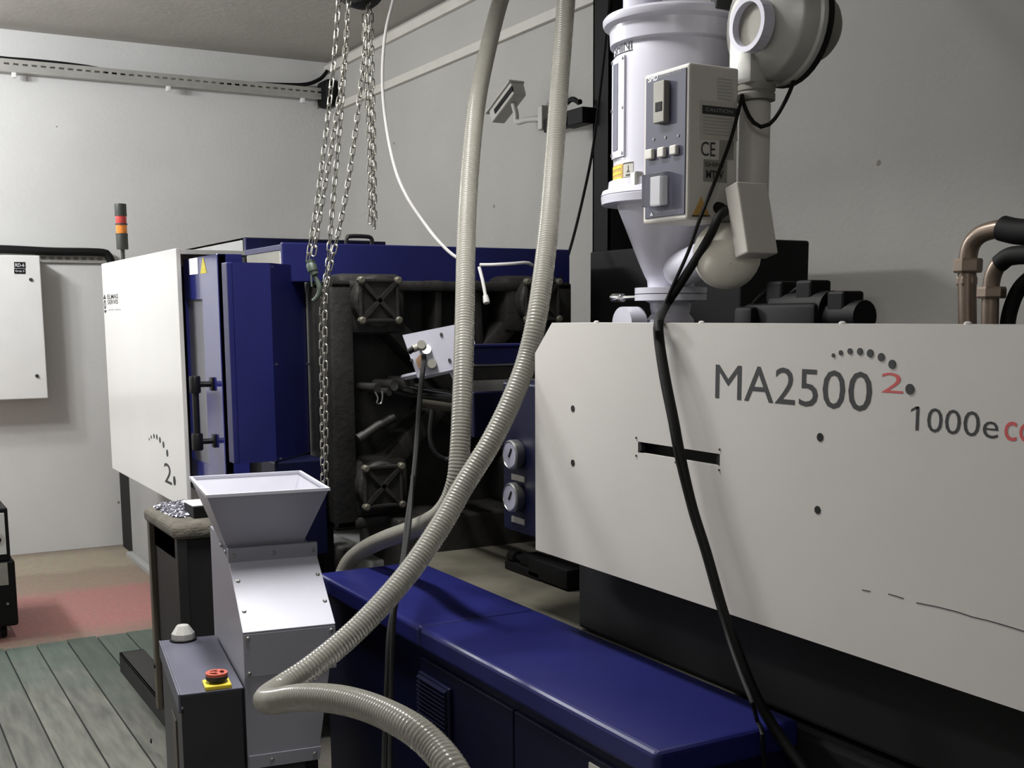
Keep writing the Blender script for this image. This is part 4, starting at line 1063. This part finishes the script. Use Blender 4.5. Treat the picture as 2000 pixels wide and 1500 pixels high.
# ================================================================== RIBBED HOSES
def hose(name, pts, r, label):
    sp = spline(pts, .0022)
    def rf(i):
        t = (i % 4); return r*(1.0, 1.045, 1.045, 1.0)[t] if True else r
    o = MB().tube(sp, r, 14, rf).build(name, M['hose'])
    return tag(single(o), label, 'hose', 'ribbed suction hoses')
HR = .0265
hose('ribbed_hose', [at(1055, -330, d=4.2), at(1032, -200, d=4.12), at(1002, -60, d=4.0), at(978, 0, d=3.95), at(952, 100, d=3.8), at(932, 200, d=3.65), at(919, 320, d=3.5), at(911, 450, d=3.35), at(908, 600, d=3.2), at(904, 750, d=3.1), at(898, 880, d=3.05), at(888, 955, d=3.05), at(860, 1005, d=3.12), at(810, 1032, X=-3.08), at(750, 1054, X=-3.32), at(708, 1075, X=-3.5), at(678, 1104, X=-3.58), at(658, 1160, X=-3.6)], HR,
     'left ribbed translucent hose dropping from above and curving left behind the low blue cabinet')
hose('ribbed_hose', [at(1128, -440, d=3.75), at(1122, -250, d=3.66), at(1112, -60, d=3.55), at(1106, 0, d=3.5), at(1094, 150, d=3.4), at(1083, 300, d=3.3), at(1071, 450, d=3.15), at(1052, 600, d=3.02), at(1030, 700, d=2.99), at(1000, 780, d=2.96), at(958, 865, d=2.93), at(905, 950, d=2.9), at(865, 1020, d=2.86), at(808, 1105, d=2.8), at(745, 1180, d=2.74), at(680, 1245, d=2.68), at(610, 1302, d=2.62), at(556, 1338, d=2.58), at(528, 1357, d=2.53), at(520, 1368, d=2.47), at(540, 1369, d=2.40), at(590, 1362, d=2.3), at(660, 1366, d=2.2), at(730, 1385, d=2.1), at(800, 1420, d=2.0), at(850, 1462, d=1.95), at(890, 1515, d=1.9), at(930, 1600, d=1.87), at(958, 1760, d=1.86), at(975, 1950, d=1.86), at(985, 2150, d=1.9), at(1000, 2330, d=1.98)], HR,
     'right ribbed translucent hose sweeping down to the grinder front and bending back')
p = at(893, 960, d=2.96)
o = MB().tube(spline([p+Vector((.03*math.cos(t), .03*math.sin(t)*.5+.0, .03*math.sin(t))) for t in [k_*.7 for k_ in range(10)]], .008), .0025, 6).build('cable_tie', M['rubber']); tag(single(o), 'dark tie binding the two ribbed hoses together', 'cable tie')

# thin tubes and cables
cable('air_tube', [at(815, -300, d=4.0), at(795, -150, d=4.0), at(775, -30, d=4.0), at(768, 0, d=4.0), at(752, 70, d=4.0), at(747, 160, d=4.0), at(755, 250, d=3.98), at(772, 330, d=3.95), at(795, 385, d=3.92), at(828, 435, d=3.9), at(860, 475, d=3.86), at(892, 503, d=3.84), at(925, 513, d=3.82)], .0055, M['wire'],
      'thin white air tube curving down to the blue top guard', 'tube')
cable('air_tube', [at(938, 517, d=4.02), at(960, 517, d=4.0), at(1000, 515, d=4.0), at(1030, 513, d=4.02), at(1042, 520, d=4.05)], .0055, M['wire'], 'short white tube lying level across the blue top guard', 'tube')
o = MB(); sp = spline([at(936, 522, d=4.0), at(943, 550, d=3.98), at(950, 588, d=3.96)], .01); o.tube(sp, .006, 8); o.lathe([(.009, -.02), (.012, 0), (.011, .008)], sp[-1], (sp[-1]-sp[-3]), 10)
o = o.build('air_nozzle', M['wire']); tag(single(o), 'white tube end hanging down in front of the dark platen', 'tube')
cable('black_cable', [at(1198, -260, Y=2.92), at(1196, -140, Y=2.91), at(1192, -30, Y=2.9), at(1185, 60, Y=2.85), at(1172, 180, Y=2.8), at(1158, 290, Y=2.7), at(1140, 380, Y=2.6), at(1118, 470, Y=2.5), at(1095, 545, Y=2.4), at(1078, 605, Y=2.3), at(1066, 660, Y=2.2)], .006, M['rubber'],
      'thin black cable running down from the post past the right hose', 'cable')
g2 = Vector((bx1+.034, g.y, g.z-.008))
cable('power_cable', [g2, at(1403, 425, X=bx1+.045), at(1388, 458, X=bx1+.03), at(1360, 505, X=bx1-.02), at(1325, 560, d=2.75), at(1299, 600, d=2.78), at(1287, 628, Y=YC-.010), at(1288, 665, Y=YC-.02), at(1300, 740, Y=YC-.03), at(1316, 820, Y=YC-.035), at(1329, 890, Y=YC-.035), at(1352, 990, Y=YC-.035), at(1380, 1080, Y=YC-.035), at(1411, 1190, Y=YC-.035), at(1436, 1260, Y=YC-.03), at(1463, 1330, Y=YC-.02), at(1490, 1385, Y=YC+.0), at(1525, 1440, Y=YC+.02), at(1580, 1520, Y=YC+.03), at(1625, 1600, Y=YC+.03), at(1660, 1700, Y=YC+.02), at(1680, 1850, Y=YC+.0)], .0105, M['rubber'],
      'thick black power cable draped from the dryer box over the white cover', 'cable', 10)
cable('signal_cable', [at(1449, 190, Y=1.82), at(1441, 222, X=bx1+.02), at(1428, 270, X=bx1+.02), at(1410, 320, X=bx1+.02), at(1390, 370, X=bx1+.02), at(1366, 430, X=bx1+.02), at(1345, 490, X=bx1-.03), at(1318, 550, d=2.74), at(1296, 600, d=2.76), at(1281, 628, Y=YC-.012), at(1281, 665, Y=YC-.02), at(1292, 740, Y=YC-.035), at(1308, 820, Y=YC-.04), at(1322, 895, Y=YC-.045), at(1346, 990, Y=YC-.045), at(1375, 1085, Y=YC-.045), at(1406, 1190, Y=YC-.045), at(1425, 1255, Y=YC-.06), at(1448, 1320, Y=YC-.1), at(1470, 1375, Y=YC-.14), at(1478, 1405, Z=Zl+.008), at(1488, 1430, Z=Zl+.008), at(1492, 1480, X=lxR+.012), at(1497, 1560, X=lxR+.012)], .0042, M['rubber'],
      'thin dark signal cable hanging beside the thick power cable over the white cover', 'cable')
cable('blower_lead', [at(1449, 185, Y=1.84), at(1453, 205, Y=1.84), at(1468, 235, Y=1.84), at(1487, 248, Y=1.86), at(1508, 238, Y=1.88), at(1530, 205, Y=1.92), at(1548, 165, Y=1.95), at(1553, 138, Y=1.96)], .0048, M['rubber'],
      'black lead looping from the blower down to the control box', 'cable')

# ================================================================== CHAIN HOIST
DH = 3.62
hb_ = at(700, 0, d=DH)
ch = thing('chain_hoist', 'chain hoist with bright chains hanging in front of the blue guard', 'hoist', (hb_.x, hb_.y, hb_.z-.9))
z0h = at(700, 18, d=DH).z
ctr = at(700, -40, d=DH)
ax = (FW*.9+RT*.3); ax.z = 0; ax.normalize()
b = MB(); b.lathe([(.05, -.06), (.075, -.045), (.08, 0), (.075, .045), (.05, .06)], (ctr.x, ctr.y, z0h+.085), ax, 24); b.build('hoist_body', M['cast'], ch)
MB().cyl((ctr.x, ctr.y, z0h+.16), (ctr.x, ctr.y, ZC), .012, 10).build('suspension_rod', M['cast'], ch)
# one link: stadium torus, long axis local z
lk = MB(); R_, rr_, LH = .0068, .0022, .0095
path = []
for k_ in range(8): t = PI*k_/7; path.append(Vector((R_*math.cos(t), 0, LH+R_*math.sin(t))))
for k_ in range(8): t = PI+PI*k_/7; path.append(Vector((R_*math.cos(t), 0, -LH+R_*math.sin(t))))
n = len(path); sg_ = 6; vs = []; fs = []
for i, p in enumerate(path):
    t = (path[(i+1) % n]-path[i-1]).normalized(); u2 = Vector((0, 1, 0)); v2 = t.cross(u2)
    for k_ in range(sg_): a_ = 2*PI*k_/sg_; vs.append(p+u2*rr_*math.cos(a_)+v2*rr_*math.sin(a_))
for i in range(n):
    j_ = (i+1) % n
    for k_ in range(sg_): k2 = (k_+1) % sg_; fs.append([i*sg_+k_, i*sg_+k2, j_*sg_+k2, j_*sg_+k_])
lk.add(vs, fs, True)
link0 = None; PITCH = .0258; nlink = 0
def strand(pts, twist0=0.0):
    global link0, nlink
    sp = spline(pts, PITCH)
    for i in range(len(sp)-1):
        d_ = (sp[i+1]-sp[i]).normalized(); mid_ = (sp[i]+sp[i+1])/2
        side = RT-d_*RT.dot(d_); side.normalize(); fr = d_.cross(side)
        a_ = twist0+(PI/2 if i % 2 else 0)
        x_ = side*math.cos(a_)+fr*math.sin(a_); y_ = d_.cross(x_)
        if link0 is None:
            link0 = lk.build('chain_link', M['chain'], ch, fix=False); ROOT = ROOTLOC[ch.name]
            for v in link0.data.vertices: v.co += ROOT
            o = link0
        else:
            o = link0.copy(); COL.objects.link(o); o.parent = ch
        o.matrix_local = Matrix.Translation(mid_-ROOTLOC[ch.name]) @ Matrix((x_, y_, d_)).transposed().to_4x4()
        nlink += 1
D1 = DH
strand([at(664, -40, d=D1), at(660, 20, d=D1), at(652, 120, d=D1), at(638, 250, d=D1), at(620, 390, d=D1), at(600, 515, d=D1)], .5)
strand([at(684, -40, d=D1-.03), at(680, 20, d=D1-.03), at(671, 130, d=D1-.03), at(652, 260, d=D1-.03), at(630, 390, d=D1-.03), at(611, 508, d=D1-.03)], .25)
strand([at(680, 40, d=D1+.04), at(672, 150, d=D1+.04), at(662, 270, d=D1+.04), at(650, 400, d=D1+.04), at(641, 510, d=D1+.03), at(636, 545, d=D1+.02), at(628, 620, d=D1+.02), at(629, 760, d=D1+.02), at(631, 960, d=D1+.02)], .9)
strand([at(722, -40, d=D1-.01), at(717, 30, d=D1-.01), at(708, 140, d=D1-.01), at(694, 260, d=D1-.01), at(676, 380, d=D1-.01), at(655, 480, d=D1-.01), at(640, 545, d=D1-.01), at(635, 600, d=D1-.01), at(636, 760, d=D1-.01), at(637, 955, d=D1-.01)], .3)
for (xa, xb, yb_b, dd, tw) in ((711, 723, 440, .02, .2), (717, 729, 452, -.02, .9), (724, 732, 448, .05, 1.3)):
    strand([at(xa, 30 if xa < 720 else 10, d=D1+dd), at(xa+2, 120, d=D1+dd), at(xb-3, 260, d=D1+dd), at(xb, yb_b, d=D1+dd)], tw)
# hook block resting against the guard
b = MB(); hk = [at(x, y_, d=D1-.01) for x, y_ in ((606, 508), (610, 525), (616, 540))]
b.tube(spline(hk, .006), .013, 10); b.lathe([(.010, -.016), (.016, -.008), (.016, .012), (.010, .018)], at(609, 522, d=D1-.01), (at(616, 545, d=D1)-at(604, 505, d=D1)), 12)
b.build('hook_block', M['hook'], ch)
sp = spline([at(x, y_, d=D1-.01) for x, y_ in ((612, 535), (619, 548), (624, 562), (623, 574), (617, 583), (609, 589))], .004)
b = MB(); nn_ = len(sp); b.tube(sp, .007, 10, lambda i: .0085-.004*abs(i/nn_-.45)); b.build('hook', M['hook'], ch)
b = MB(); b.tube([at(608, 538, d=D1-.02), at(609, 560, d=D1-.02)], .003, 8); b.build('hook_latch', M['hook'], ch)
for me in SHARP: me.set_sharp_from_angle(angle=math.radians(38))
